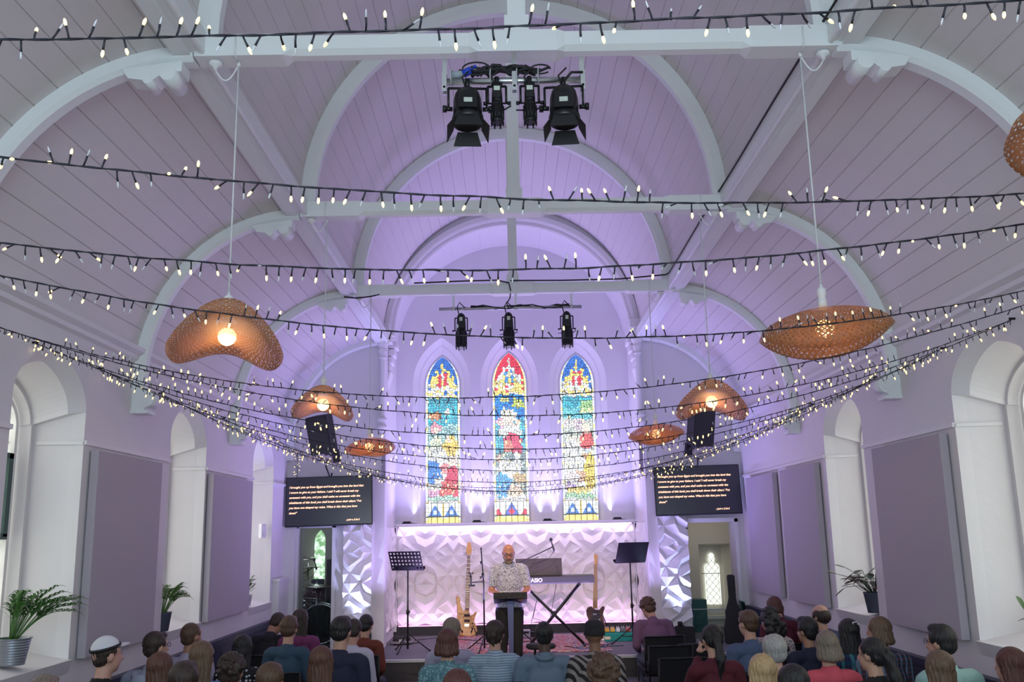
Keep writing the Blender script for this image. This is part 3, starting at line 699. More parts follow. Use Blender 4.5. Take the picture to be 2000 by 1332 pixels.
def yoke(r, h, wd, tilt):
    mb = MB(); inv = Matrix.Rotation(R(-tilt), 4, 'X')
    pts = [(-wd, 0, 0), (-wd, 0, h), (wd, 0, h), (wd, 0, 0)]
    for a, b in zip(pts, pts[1:]):
        A, B = inv@Vector(a), inv@Vector(b); mb.tube([A, B], .008, 6)
    c = inv@Vector((0, 0, h)); mb.tube([c, inv@Vector((0, 0, h+.06))], .015, 8)
    mb.build('yoke', [BLACK], r)
def profile_spot(label, loc, tilt, grp, L=.16, rr=.045):
    r = empty('profile_spot', loc, 0, label, 'stage light', grp); r.rotation_euler = (R(tilt), 0, 0)
    mb = MB(); mb.lathe([(.015, L), (.035, L-.005), (rr*.85, L-.03), (rr*.95, L*.5), (rr, .0)], 16); mb.box((-rr*.7, -rr*1.15, .02), (rr*.7, 0, L*.75)); mb.build('housing', [BLACK], r)
    mb = MB(); mb.lathe([(rr, 0), (rr*1.1, -.01), (rr*1.1, -L*.85), (rr*1.2, -L*.87), (rr*1.2, -L), (rr*1.05, -L)], 16)
    for k in range(10): a = 2*PI*k/10; mb.cyl((math.cos(a)*rr*1.12, math.sin(a)*rr*1.12, -.02), (math.cos(a)*rr*1.12, math.sin(a)*rr*1.12, -L*.85), .005, 5)
    for k in range(6): a = 2*PI*k/6; mb.cyl((math.cos(a)*rr*1.05, math.sin(a)*rr*1.05, -L), (math.cos(a)*rr*1.05, math.sin(a)*rr*1.05, -L-.02), .006, 6)
    mb.build('lens_tube', [BLACK], r)
    mb = MB(); mb.cyl((-rr-.045, 0, 0), (rr+.045, 0, 0), .006, 6); mb.cyl((-rr-.05, 0, 0), (-rr-.03, 0, 0), .012, 8); mb.cyl((rr+.03, 0, 0), (rr+.05, 0, 0), .012, 8)
    mb.tube([(rr, 0, -.05), (rr+.05, -.02, -.03)], .005, 6); mb.tube([(-rr, 0, -.05), (-rr-.05, -.02, -.06)], .005, 6); mb.build('knob', [BLACK], r)
    mb = MB(); mb.box((-.018, -rr*1.2, L*.5), (.018, -rr*1.14, L*.72)); mb.build('rating_label', [mat('label_grey', (.6, .66, .58), .6)], r)
    return r
# near bar
zp = 4.795
r = empty('lighting_bar', (0, 5.25, zp), 0, 'near galvanised lighting bar hung below the closest tie beam', 'lighting bar')
mb = MB(); mb.cyl((-.46, 0, 0), (.412, 0, -.0), .021, 16); mb.build('pipe', [STEEL], r)
for x in (-.445, -.02, .395):
    mb = MB(); mb.box((x-.014, .022, -.07), (x+.014, .028, .165)); mb.box((x-.014, -.03, -.07), (x+.014, -.024, .05)); mb.cyl((x, -.03, -.045), (x, .03, -.045), .008, 8)
    mb.box((x-.016, -.035, .03), (x+.016, .03, .036)); mb.build('hanging_strap', [STEEL], r)
par('left fresnel lantern with open barn doors on the near lighting bar', (-.305, 5.22, 4.60), -12, 4); yoke(bpy.data.objects['fresnel_lantern'], .135, .115, -12)
p2_ = par('right fresnel lantern with open barn doors on the near lighting bar', (.275, 5.22, 4.60), -8, -5); yoke(p2_, .135, .115, -8)
for i, x in enumerate((-.127, .070)):
    q_ = profile_spot('slim black profile spot %s of the king post on the near lighting bar' % ('left' if i == 0 else 'right'), (x, 5.22, 4.635), -6, 'profile spots on the near lighting bar', .135, .033); yoke(q_, .11, .055, -6)
# bundle of cable and plugs on the near bar
mb = MB(); rg = random.Random(3)
for k in range(9):
    pts = []; x0 = rg.uniform(-.36, -.1); x1 = rg.uniform(.05, .24)
    for i in range(9): t = i/8; pts.append((x0+(x1-x0)*t, 5.25+rg.uniform(-.03, .03), 4.84+rg.uniform(-.012, .035)+.02*math.sin(t*PI)))
    mb.tube(pts, rg.uniform(.006, .011), 7)
for c in ((-.25, 4.87, .07), (-.02, 4.86, .05), (.14, 4.86, .05)):
    mb.tube([(c[0]+c[2]*math.cos(a)*1.2, 5.23, c[1]+c[2]*.6*math.sin(a)) for a in np.linspace(0, 5.6, 16)], .005, 6)
for x in (-.127, .07, -.305, .275): mb.tube([(x+.02, 5.22, 4.86), (x-.03, 5.2, 4.80), (x-.01, 5.22, 4.74)], .006, 6)
for x in (.275,): mb.tube([(x, 5.2, 4.76), (x+.05, 5.2, 4.82), (x+.12, 5.22, 4.83)], .008, 6)
o = tag(mb.build('cable_bundle', [MBLACK]), 'tangled bundle of black cables strapped along the near lighting bar', 'cables')
mb = MB(); mb.cyl((-.40, 5.24, 4.835), (-.33, 5.24, 4.84), .022, 12, 1); mb.cyl((-.33, 5.24, 4.84), (-.285, 5.23, 4.86), .024, 12, 0); mb.cyl((-.31, 5.23, 4.86), (-.25, 5.23, 4.885), .012, 8, 0)
mb.build('plug', [mat('blue_plug', (.01, .06, .55), .4), mat('grey_plug', (.35, .4, .45), .5)], o)
mb = MB()
for x in (-.40, -.16, -.0, .13): mb.tube([(x+math.cos(a)*.006, 5.25+.04*math.cos(a), 4.825+.048*math.sin(a)) for a in np.linspace(0, 2*PI, 16)], .009, 5, flat=.4)
mb.build('cable_tie', [mat('silver_tape', (.5, .52, .55), .4)], o)
# far bar
r = empty('lighting_bar', (0, 11.07, 4.79), 0, 'far galvanised lighting bar in front of the stained glass windows', 'lighting bar')
mb = MB(); mb.cyl((-.905, 0, -.0), (.83, 0, .0), .021, 14); mb.build('pipe', [STEEL], r)
for x in (-.73, .03, .71):
    mb = MB(); mb.box((x-.012, .022, -.03), (x+.012, .028, .17)); mb.cyl((x-.02, 0, 0), (x+.02, 0, 0), .027, 10); mb.build('hanging_strap', [STEEL], r)
mb = MB()
for k in range(3):
    mb.tube([(-.52+i*.15, 11.05+.01*k, 4.80+.025*math.sin(i*1.7+k)) for i in range(9)], .008, 6)
mb.tube([(-.03, 11.0, 4.98), (-.04, 11.02, 4.90), (-.08, 11.05, 4.84), (-.06, 11.03, 4.78)], .008, 6)
for x in (-.635, -.06, .64): mb.tube([(x+.04, 11.05, 4.80), (x-.02, 11.03, 4.86), (x-.05, 11.04, 4.80), (x-.03, 11.05, 4.72)], .007, 6)
tag(mb.build('cable_bundle', [MBLACK]), 'thin black cables looped along the far lighting bar', 'cables')
for i, x in enumerate((-.637, -.062, .643)):
    q_ = profile_spot('%s of the three long black profile spots on the far lighting bar' % ['leftmost', 'middle', 'rightmost'][i], (x, 11.05, 4.51), -4, 'profile spots on the far lighting bar', .215, .058); yoke(q_, .16, .075, -4)
# cables along the roof timbers
mb = MB(); mb.tube([(-1.2, 10.98, 5.10), (-.6, 10.98, 5.115), (-.2, 10.99, 5.12), (-.05, 10.97, 5.08), (-.03, 10.97, 4.98)], .009, 6); mb.tube([(-.03, 10.98, 5.11), (.6, 10.98, 5.10), (1.3, 10.98, 5.105), (1.86, 10.95, 5.14), (1.87, 10.8, 5.12)], .009, 6)
tag(mb.build('cable', [MBLACK]), 'thin black cable lying along the top of the third tie beam', 'cable')
mb = MB(); mb.tube([(1.872, y_, 5.125+.006*math.sin(y_*2.3)) for y_ in np.arange(2.4, 10.9, .35)], .009, 6)
tag(mb.build('cable', [MBLACK]), 'long black cable running along the right purlin of the roof', 'cable')
mb = MB(); mb.tube([(-2.05, 11.0, 4.95), (-1.9, 11.0, 4.93), (-1.75, 11.0, 4.945), (-1.62, 11.0, 4.97)], .009, 6)
tag(mb.build('cable', [MBLACK]), 'short drooping black cable under the left end of the third tie beam', 'cable')
mb = MB(); mb.cyl((1.952, YT-.03, 2.9), (1.952, YT-.03, 4.76), .011, 8); tag(mb.build('pipe', [WHITE]), 'thin white vertical pipe beside the right chancel column', 'pipe')
for s, px, z0, z1 in ((-1, 748.5, 942, 885), (1, 1254.5, 925, 860)):
    a = at(px, z0, 'y', 13.9); b = at(px, z1, 'y', 13.9); mb = MB(); mb.box((a[0]-.025, 13.91, a[2]), (a[0]+.025, 13.97, b[2])); mb.box((a[0]-.02, 13.90, a[2]+.02), (a[0]+.02, 13.91, b[2]-.02))
    tag(mb.build('column_loudspeaker', [mat('grey_speaker', (.30, .28, .33), .6)]), 'slim grey column loudspeaker below the %s chancel shaft' % ('left' if s < 0 else 'right'), 'loudspeaker')
mb = MB(); p = [(-3.33, 13.90, 3.50), (-2.98, 13.86, 3.42), (-2.90, 13.84, 3.34), (-2.90, 13.84, 3.0)]
# ------------------------------------------------------------------ woven pendant lamps
wm, nt, b = nodes('woven_bamboo', (.33, .19, .10), .55)
tc = nt.nodes.new('ShaderNodeTexCoord'); mp = nt.nodes.new('ShaderNodeMapping'); mp.inputs['Scale'].default_value = (1, 1, 1)
sx = nt.nodes.new('ShaderNodeSeparateXYZ'); nt.links.new(tc.outputs['UV'], mp.inputs['Vector']); nt.links.new(mp.outputs['Vector'], sx.inputs['Vector'])
def mth(op, a, b_=None, c=None):
    n = nt.nodes.new('ShaderNodeMath'); n.operation = op
    for i, v in enumerate((a, b_, c)):
        if v is None: continue
        if isinstance(v, (int, float)): n.inputs[i].default_value = v
        else: nt.links.new(v, n.inputs[i])
    return n.outputs[0]
a1 = mth('PINGPONG', mth('ADD', sx.outputs[0], sx.outputs[1]), .5); a2 = mth('PINGPONG', mth('SUBTRACT', sx.outputs[0], sx.outputs[1]), .5)
hole = mth('MULTIPLY', mth('GREATER_THAN', a1, .21), mth('GREATER_THAN', a2, .21))
tr = nt.nodes.new('ShaderNodeBsdfTransparent'); ms = nt.nodes.new('ShaderNodeMixShader'); tl = nt.nodes.new('ShaderNodeBsdfTranslucent'); tl.inputs[0].default_value = (.75, .30, .10, 1)
m2 = nt.nodes.new('ShaderNodeMixShader'); m2.inputs[0].default_value = .3
out = nt.nodes['Material Output']
nt.links.new(b.outputs[0], m2.inputs[1]); nt.links.new(tl.outputs[0], m2.inputs[2]); nt.links.new(m2.outputs[0], ms.inputs[1]); nt.links.new(tr.outputs[0], ms.inputs[2]); nt.links.new(hole, ms.inputs[0]); nt.links.new(ms.outputs[0], out.inputs['Surface'])
def wave_sheet(rad, bend, z0, sq, name, dep=.16, rh=.055, flat=False):
    """double skinned bamboo disc: a lens of two woven skins bent over a saddle, with an opening round the bulb"""
    NR_, NT_ = 12, 72; vs = []; uv = []; fs = []
    rs = [rh+(rad-rh)*(i/NR_) for i in range(NR_+1)]
    prof = [(r, 1) for r in rs]+[(r, -1) for r in rs[::-1][1:]]
    for k, (r, s) in enumerate(prof):
        q = (r-rh)/(rad-rh)
        for j in range(NT_+1):
            a = 2*PI*j/NT_; x, y = r*math.cos(a), r*math.sin(a)*sq
            lens = dep*.5*(1-q**5)**.5
            z = s*lens*(1 if s > 0 else .65)+z0
            bx = bend*((x/rad)**2 if flat else math.sin(PI/2*min(1., abs(x)/rad))**2); y_ = y; up_ = (.12 if not flat else -.42)*bend*(y/rad)**2
            x_ = x*(1-(.13 if not flat else .25)*(x/rad)**2)
            vs.append((x_, y_*(1-.05*(y/rad)**2), z-bx+up_)); uv.append((j/NT_*64, k*.5*2.4))
    M_ = NT_+1
    for k in range(len(prof)-1):
        for j in range(NT_): fs.append((k*M_+j, k*M_+j+1, (k+1)*M_+j+1, (k+1)*M_+j))
    me = bpy.data.meshes.new(name); me.from_pydata(vs, [], fs); me.materials.append(wm)
    ul = me.uv_layers.new(name='uv'); arr = [c for f in fs for i in f for c in uv[i]]; ul.data.foreach_set('uv', arr)
    me.polygons.foreach_set('use_smooth', [True]*len(fs)); me.update(); return me
S_BENT = wave_sheet(.37, .15, -.0, .95, 'lamp_shade', .13); S_FLAT = wave_sheet(.37, .21, .04, 1.02, 'lamp_shade', .09, .055, True)
BULB = mat('warm_bulb', (1, .9, .6), .3, emis=(1., .66, .26), es=3.2)
STRAPM = mat('bamboo_edge', (.40, .21, .08), .5)
PEND = [(1.655, 2.34, 3.23, 84, 1.02, 'woven bamboo pendant cut off by the right edge, hung nearest the viewer'),
        (-1.70, 5.25, 3.272, 17, 1.0, 'drooping woven bamboo pendant at left, largest of the left row'),
        (1.735, 5.25, 3.252, 73, 1.05, 'big lens shaped woven bamboo pendant at right, largest of the right row'),
        (-1.717, 8.16, 3.275, 10, .84, 'drooping woven bamboo pendant in front of the left loudspeaker'),
        (1.700, 8.16, 3.235, -9, .98, 'drooping woven bamboo pendant in front of the right loudspeaker'),
        (-1.735, 11.07, 3.165, 74, .84, 'flat woven bamboo pendant farthest on the left, beside the left chancel column'),
        (1.66, 11.07, 3.255, 84, .94, 'flat woven bamboo pendant farthest on the right, beside the right chancel column')]
for (x, y, z, rz, s, lab) in PEND:
    r = empty('pendant_lamp', (x, y, z), R(rz), lab, 'pendant lamp', 'bamboo pendant lamps')
    sh = bpy.data.objects.new('lamp_shade', S_FLAT if abs(rz) > 50 else S_BENT); COL.objects.link(sh); sh.parent = r; sh.scale = (s, s, s); sh.rotation_euler = (R(-4 if abs(rz) > 50 else -13), R(-3 if abs(rz) > 50 else 3), 0)
    mb = MB(); mb.ell((0, 0, -.035), (.052, .052, .052), 12); mb.build('bulb', [BULB], r)
    mb = MB(); mb.lathe([(.017, .085), (.026, .08), (.026, .135), (.022, .14), (.022, .155), (.026, .16), (.026, .20), (.012, .21), (.008, .23)], 14); mb.build('lamp_holder', [WHITE], r)
    mb = MB(); top = 4.95-z; mb.cyl((0, 0, .21), (0, 0, top-.012), .0055 if y > 4 else .006, 6)
    mb.build('cord', [ROPE], r)
    if y > 3:
        mb = MB(); sg = 1 if x < 0 else -1
        inv = Matrix.Rotation(-R(rz), 4, 'Z')
        mb.lathe([(.001, top), (.042, top), (.04, top-.022), (.014, top-.034), (.012, top-.05), (.001, top-.05)], 16, 0, inv @ Matrix.Translation((-sg*.14, 0, 0)))
        pts = [inv@Vector((-sg*(.14-.14*t), 0, top-.05-.085*math.sin(PI*t)+.03*t)) for t in np.linspace(0, 1, 12)]; mb.tube(pts, .0055, 6)
        mb.tube([inv@Vector((0.0, -.085, top+.13)), inv@Vector((0.0, -.085, top+.01)), inv@Vector((0, -.03, top-.012))], .0045, 6)
        mb.cyl((0, 0, top-.03), (0, 0, top), .012, 8); mb.build('ceiling_rose', [WHITE], r)
    l = light('POINT', 'pendant_light', (x, y-.03, z-.115), (x, y, 0), (1., .50, .20), 2.2, .004)
# ------------------------------------------------------------------ fairy light strings zigzagging between the walls
LIT = mat('fairy_bulb_lit', (1, .85, .5), .3, emis=(1., .74, .32), es=1.2)
UNL = mat('fairy_bulb_clear', (.62, .62, .66), .15)
def bulb_mesh(lit, big):
    mb = MB(); L = .034
    mb.tube([(0, 0, 0), (.001, 0, L*.5), (0, 0, L)], [.0026, .0028, .0034], 5, 0)
    r_ = (.0047 if lit else .0028)*big
    mb.lathe([(.0025, L-.001), (r_*.8, L+.003*big), (r_, L+.009*big), (r_*.8, L+.015*big), (.0008, L+.020*big)], 8 if big < 1.1 else 6, 1)
    return mb.mesh('bulb', [WIRE, LIT if lit else UNL])
BM = {(l, b): bulb_mesh(l, b) for l in (0, 1) for b in (1, 1.25)}
ZA = 3.456
STR = [(2.27, 1.97, .119), (2.27, 3.30, .33), (3.17, 3.04, .466), (3.21, 4.49, .551), (5.69, 4.75, .602), (5.50, 6.16, .636), (6.33, 6.16, .715),
       (6.33, 7.19, .763), (7.37, 7.19, .797), (7.37, 8.58, .839), (8.71, 8.58, .90), (8.71, 10.42, .94), (10.67, 10.42, .90), (13.0, 10.42, .80)]
# first six were fitted to the photograph, the rest follow the wall hooks
rg = random.Random(11); rn = np.random.RandomState(4)
TOTB = 0
LBL = ['nearest string of fairy lights, crossing in front of the closest tie beam', 'second nearest string of fairy lights, sagging in front of the second tie beam',
       'third string of fairy lights, hanging just above the third tie beam', 'fourth string of fairy lights, passing over the tops of the pendant shades',
       'fifth string of fairy lights, crossing the tops of the stained glass windows', 'sixth string of fairy lights, crossing the upper third of the stained glass']
for k in range(7, 15): LBL.append('%s string of fairy lights counted from the nearest, low across the stained glass' % {7: 'seventh', 8: 'eighth', 9: 'ninth', 10: 'tenth', 11: 'eleventh', 12: 'twelfth', 13: 'thirteenth', 14: 'farthest'}[k])
for k, (yl, yr, sag) in enumerate(STR):
    r = empty('fairy_light_string', (0, (yl+yr)/2, ZA), 0, LBL[k], 'fairy lights', 'fairy light strings across the nave')
    cy = (yl+yr)/2
    f = lambda t: Vector((WL+.01+(WR-WL-.02)*t, yl+(yr-yl)*t-cy, -sag*4*t*(1-t)))
    N = 150; ph = rg.uniform(0, 6)
    mb = MB(); rw = .0030 if k < 4 else .0028
    for o2 in (0, PI):
        mb.tube([f(i/300)+Vector((0, .0016*math.cos(i*.9+o2+ph), .0016*math.sin(i*.9+o2+ph)+.004*noise.noise((i*.13, k, 0)))) for i in range(301)], rw*.75, 5)
    mb.cyl(f(0)+Vector((-.01, 0, 0)), f(0)+Vector((.03, 0, 0)), .008, 8); mb.cyl(f(1)+Vector((-.03, 0, 0)), f(1)+Vector((.01, 0, 0)), .008, 8)
    mb.build('cable', [WIRE], r)
    pos = []
    up_run = 0
    for i in range(N):
        t = (i+.5+rg.uniform(-.12, .12))/N; p = f(t)
        if up_run <= 0: side = rg.choice([-1, -1, 1]); up_run = rg.randint(2, 6)
        up_run -= 1
        dr = Vector((rg.gauss(0, .28), rg.gauss(0, .30), side*1.)) if rg.random() < .85 else Vector((rg.uniform(-1, 1), rg.uniform(-1, 1), side*.3))
        lit = (i % 2 == 0) if rg.random() < .9 else (i % 2 == 1)
        pos.append((p, dr.normalized(), lit))
    # the hundred that show largest are parts; those outside the view or beyond that go into one loose cluster
    def score(q):
        P0 = np.array([q[0].x, q[0].y+cy, q[0].z+ZA])-CAM; z_ = P0@fw; px = 1000+CF*(P0@rt)/z_; py = 666-CF*(P0@up)/z_
        return z_ if (0 < px < 2000 and 0 < py < 1332 and z_ > 0) else 1e3+z_
    order = sorted(range(N), key=lambda i: score(pos[i])); big = 1 if k < 5 else 1.25
    rest = MB()
    for n_, i in enumerate(order):
        p, d, lit = pos[i]; M_ = Matrix.Translation(p) @ d.to_track_quat('Z', 'Y').to_matrix().to_4x4()
        if n_ < 100:
            o = bpy.data.objects.new('bulb', BM[(int(lit), big)]); COL.objects.link(o); o.parent = r; o.matrix_local = M_
        else:
            me = BM[(int(lit), big)]; b0 = len(rest.v)
            rest.v += [tuple(M_@v.co) for v in me.vertices]
            for pl in me.polygons: rest.f.append([b0+q for q in pl.vertices]); rest.m.append((0 if pl.material_index == 0 else (1 if lit else 2))); rest.sm.append(True)
    if rest.v: rest.build('bulbs', [WIRE, LIT, UNL], r)['kind'] = 'stuff'
# tail of the farthest string running down to the television
r = empty('fairy_light_string', (-3.18, 13.72, 3.40), 0, 'short tail of fairy lights hanging down to the left television', 'fairy lights')
mb = MB(); mb.tube([(-.15, -1.1, .05), (-.05, -.35, -.03), (0, 0, -.06), (.01, .02, -.2), (.0, .02, -.44)], .0035, 6); mb.build('cable', [WIRE], r)
for i in range(22):
    t = i/21; p = Vector((.005*math.sin(i*2.), .02, -.05-.38*t)); d = Vector((math.cos(i*2.4), -.6, .2*math.sin(i))).normalized()
    o = bpy.data.objects.new('bulb', BM[(1 if i % 3 else 0, 1.25)]); COL.objects.link(o); o.parent = r; o.matrix_local = Matrix.Translation(p) @ d.to_track_quat('Z', 'Y').to_matrix().to_4x4()
# ------------------------------------------------------------------ stage equipment
def tripod(mb, h, spread, r=.010, hub=.22, rot=0., z0=0.):
    for k in range(3):
        a = rot+2*PI*k/3; c, s = math.cos(a), math.sin(a)
        mb.tube([(c*.015, s*.015, hub), (c*spread, s*spread, .008)], r*.8, 6)
        mb.tube([(0, 0, hub*.45), (c*spread*.52, s*spread*.52, hub*.49)], r*.55, 5)
        mb.cyl((c*spread, s*spread, 0), (c*(spread+.01), s*(spread+.01), .02), r*1.3, 6)
    return mb
def music_stand(loc, rz, perforated, label, top=1.08):
    r = empty('music_stand', loc, rz, label, 'music stand')
    mb = MB(); tripod(mb, 1, .30, .011, .24, .5); mb.build('tripod_base', [BLACK], r)
    mb = MB(); mb.tube([(0, 0, .04), (0, 0, top)], [.014, .010], 10); mb.cyl((0, 0, .50), (0, 0, .56), .022, 10); mb.cyl((.0, 0, .53), (.04, 0, .53), .008, 8); mb.build('pole', [BLACK], r)
    W_, H_ = .48, .27; M_ = Matrix.Translation((0, -.01, top+.0)) @ Matrix.Rotation(R(25), 4, 'X')
    mb = MB()
    if perforated:
        nx, ny = 9, 5; cw, ch = W_/nx, H_/ny
        for i in range(nx):
            for j in range(ny):
                cx_, cz_ = -W_/2+(i+.5)*cw, (j+.5)*ch; solid = (2 <= i <= 6 and j <= 0)
                o4 = [(cx_-cw/2, cz_-ch/2), (cx_+cw/2, cz_-ch/2), (cx_+cw/2, cz_+ch/2), (cx_-cw/2, cz_+ch/2)]
                O = []; I_ = []
                for q in range(12):
                    a = 2*PI*(q+.5)/12; I_.append((cx_+.0155*math.cos(a), cz_+.0155*math.sin(a)))
                    m_ = max(abs(math.cos(a))/(cw/2), abs(math.sin(a))/(ch/2)); O.append((cx_+math.cos(a)/m_, cz_+math.sin(a)/m_))
                for y_ in (0, .003):
                    if solid: mb.add([M_@Vector((u, y_, v)) for u, v in o4], [(0, 1, 2, 3)])
                    else:
                        # square plate round one punched hole
                        K = [M_@Vector((u, y_, v)) for u, v in O+I_]
                        mb.add(K, [(q, (q+1) % 12, 12+(q+1) % 12, 12+q) for q in range(12)])
                        for q, cc in ((1, o4[2]), (4, o4[3]), (7, o4[0]), (10, o4[1])):
                            mb.add([M_@Vector((O[q][0], y_, O[q][1])), M_@Vector((cc[0], y_, cc[1])), M_@Vector((O[(q+1) % 12][0], y_, O[(q+1) % 12][1])), M_@Vector((O[q-1][0], y_, O[q-1][1]))], [(0, 1, 2)])
        mb.box((-.11, -.01, .0), (.11, .008, .06), 0, M_)
    else: mb.box((-W_/2, 0, 0), (W_/2, .004, H_+.03), 0, M_)
    e = H_ if perforated else H_+.03
    mb.box((-W_/2-.005, -.06 if False else .0, -.012), (W_/2+.005, .065, 0), 0, M_); mb.box((-W_/2-.005, .06, -.012), (W_/2+.005, .065, .022), 0, M_)
    mb.box((-W_/2-.005, -.004, e-.004), (W_/2+.005, .006, e+.006), 0, M_)
    for s in (-1, 1): mb.box((s*W_/2-.005, -.004, 0), (s*W_/2+.005, .006, e), 0, M_)
    mb.build('desk', [BLACK], r)
    return r
# the desks face the players behind them, so the room sees their backs
m1 = music_stand((-1.53, 13.45, ZS), R(-20), True, 'black music stand with a perforated desk at the left of the stage', 1.10)
m2 = music_stand((1.62, 13.75, ZS), R(22), False, 'black music stand with a solid desk tinted blue at the right of the stage', 1.13)
WOODB = mat('amber_wood', (.55, .24, .06), .3, noise_=.35, nscale=18)
DWOOD = mat('dark_wood', (.10, .05, .03), .35, noise_=.3, nscale=14)
MAPLE = mat('maple', (.68, .40, .15), .4)
def guitar(name, loc, rz, lean, body, scale, mats, label, bass=True):
    r = empty(name, loc, rz, label, 'guitar'); Lr = Matrix.Translation((0, 0, .10)) @ Matrix.Rotation(R(lean), 4, 'X') @ Matrix.Rotation(R(3 if bass else -2), 4, 'Y')
    def outl(k=1.): return [(x*scale*k, z*scale*k+.2*scale*(1-k)) for x, z in body]
    mb = MB(); o1 = outl(.94); o2 = outl(1.)
    n = len(o2); P3 = lambda u, v, d: Lr@Vector((u, d, v))
    vs = [P3(u, v, -.020) for u, v in o1]+[P3(u, v, -.010) for u, v in o2]+[P3(u, v, .012) for u, v in o2]+[P3(u, v, .020) for u, v in o1]
    fs = [(k*n+i, k*n+(i+1) % n, (k+1)*n+(i+1) % n, (k+1)*n+i) for k in range(3) for i in range(n)]+[tuple(range(n))[::-1], tuple(range(3*n, 4*n))]
    mb.add(vs, fs, 0, False); bo = mb.build('body', mats[:1], r)
    nl = (.86 if bass else .66)*scale; nz = .30*scale
    mb = MB(); w0, w1 = .034*scale, .023*scale
    mb.add([Lr@Vector(p) for p in ((-w0, -.028, nz), (w0, -.028, nz), (w1, -.028, nz+nl), (-w1, -.028, nz+nl), (-w0, -.004, nz), (w0, -.004, nz), (w1, -.004, nz+nl), (-w1, -.004, nz+nl))], [(0, 3, 2, 1), (4, 5, 6, 7), (0, 1, 5, 4), (1, 2, 6, 5), (2, 3, 7, 6), (3, 0, 4, 7)], 0)
    for k in range(20 if bass else 19):
        z = nz+nl*(1-.5**(k*.055 if False else k/12.))/(1-.5**(21/12.)); 
        z = nz+nl-(z-nz); mb.box((-w0*.95, -.030, z-.0015), (w0*.95, -.0285, z+.0015), 1, Lr)
    mb.build('neck', [mats[1], STEEL], r)
    mb = MB(); hz = nz+nl
    if bass: mb.prism([(-.03, hz), (.03, hz), (.05, hz+.09), (.02, hz+.21), (-.025, hz+.20), (-.045, hz+.08)], -.022, -.006, P3)
    else: mb.prism([(-.024, hz), (.024, hz), (.036, hz+.05), (.030, hz+.16), (.0, hz+.19), (-.03, hz+.17), (-.018, hz+.06)], -.022, -.006, P3)
    for k in range(3 if bass else 6):
        if bass:
            for s in (-1, 1): mb.cyl(Lr@Vector((s*.03, -.014, hz+.04+.05*k)), Lr@Vector((s*.085, -.014, hz+.05+.05*k)), .004, 6, 1); mb.ell(Lr@Vector((s*.09, -.014, hz+.05+.05*k)), (.012, .006, .010), 6, 1)
        else: mb.cyl(Lr@Vector((.02, -.014, hz+.03+.023*k)), Lr@Vector((.06, -.014, hz+.03+.023*k)), .004, 6, 1)
    mb.build('headstock', [mats[1] if not bass else mats[0], STEEL], r)
    mb = MB()
    for k in range(5 if bass else 6):
        u = (k-(2 if bass else 2.5))*.010; mb.cyl(Lr@Vector((u, -.034, .10*scale)), Lr@Vector((u*.7, -.032, hz+.02)), .0012, 4)
    mb.build('strings', [STEEL], r)
    mb = MB()
    if bass:
        for z in (.12, .20): mb.box((-.045, -.030, z*scale), (.045, -.018, z*scale+.035), 0, Lr)
        mb.box((-.035, -.032, .05*scale), (.035, -.018, .09*scale), 1, Lr)
        for s, z in ((.09, .10), (.10, .06), (.08, .03)): mb.cyl(Lr@Vector((s*scale, -.02, z*scale)), Lr@Vector((s*scale, -.034, z*scale)), .010, 10)
        mb.build('pickup', [MBLACK, STEEL], r)
    else:
        mb.box((-.04, -.028, .06), (.04, -.018, .13), 1, Lr); mb.box((-.03, -.031, .20), (.03, -.018, .225), 1, Lr); mb.box((.06, -.026, .03), (.09, -.018, .14), 1, Lr)
        mb.build('bridge', [MBLACK, STEEL], r)
        mb = MB(); mb.prism([(-.07, .14), (-.02, .25), (.05, .27), (.10, .20), (.06, .13), (.02, .14)], -.024, -.019, P3); mb.build('scratchplate', [mat('mirror_plate', (.05, .05, .055), .15)], r)
    # A-frame floor stand
    s_ = empty('guitar_stand', loc, rz, 'small black A-frame stand holding the %s' % ('amber bass guitar' if bass else 'dark electric guitar'), 'guitar stand')
    mb = MB()
    for s in (-1, 1):
        mb.tube([(s*.03, .17, .36), (s*.16, -.10, .008)], .008, 6); mb.tube([(s*.03, .17, .36), (s*.13, .27, .008)], .008, 6)
        mb.tube([(s*.10, .0, .13), (s*.07, -.09, .075), (s*.07, -.12, .10)], .009, 6)
    mb.tube([(-.04, .17, .36), (.04, .17, .36)], .01, 6); mb.build('frame', [BLACK], s_)
    return r
bass_body = [(-.04, -.10), (.06, -.11), (.14, -.08), (.17, -.01), (.15, .07), (.115, .13), (.13, .20), (.155, .27), (.14, .285), (.10, .24), (.05, .22), (.03, .30), (-.03, .30), (-.06, .28), (-.11, .38), (-.13, .50), (-.165, .52), (-.185, .49), (-.165, .38), (-.155, .25), (-.16, .15), (-.18, .05), (-.17, -.03), (-.12, -.08)]
tele_body = [(-.02, -.10), (.08, -.09), (.145, -.04), (.165, .04), (.14, .12), (.115, .18), (.13, .25), (.15, .31), (.14, .335), (.11, .325), (.08, .28), (.035, .27), (-.03, .30), (-.07, .335), (-.13, .32), (-.155, .27), (-.145, .20), (-.115, .14), (-.145, .06), (-.16, -.01), (-.12, -.07)]
guitar('bass_guitar', (-.80, 15.25, ZS), R(6), -12, bass_body, 1.0, [WOODB, mat('rosewood_neck', (.20, .09, .06), .4)], 'amber wooden bass guitar with long upper horn standing left of the speaker', True)
guitar('electric_guitar', (1.20, 15.05, ZS), R(-28), -12, tele_body, 1.0, [DWOOD, MAPLE], 'dark electric guitar with a pale maple neck standing between the keyboard and the pedalboard', False)
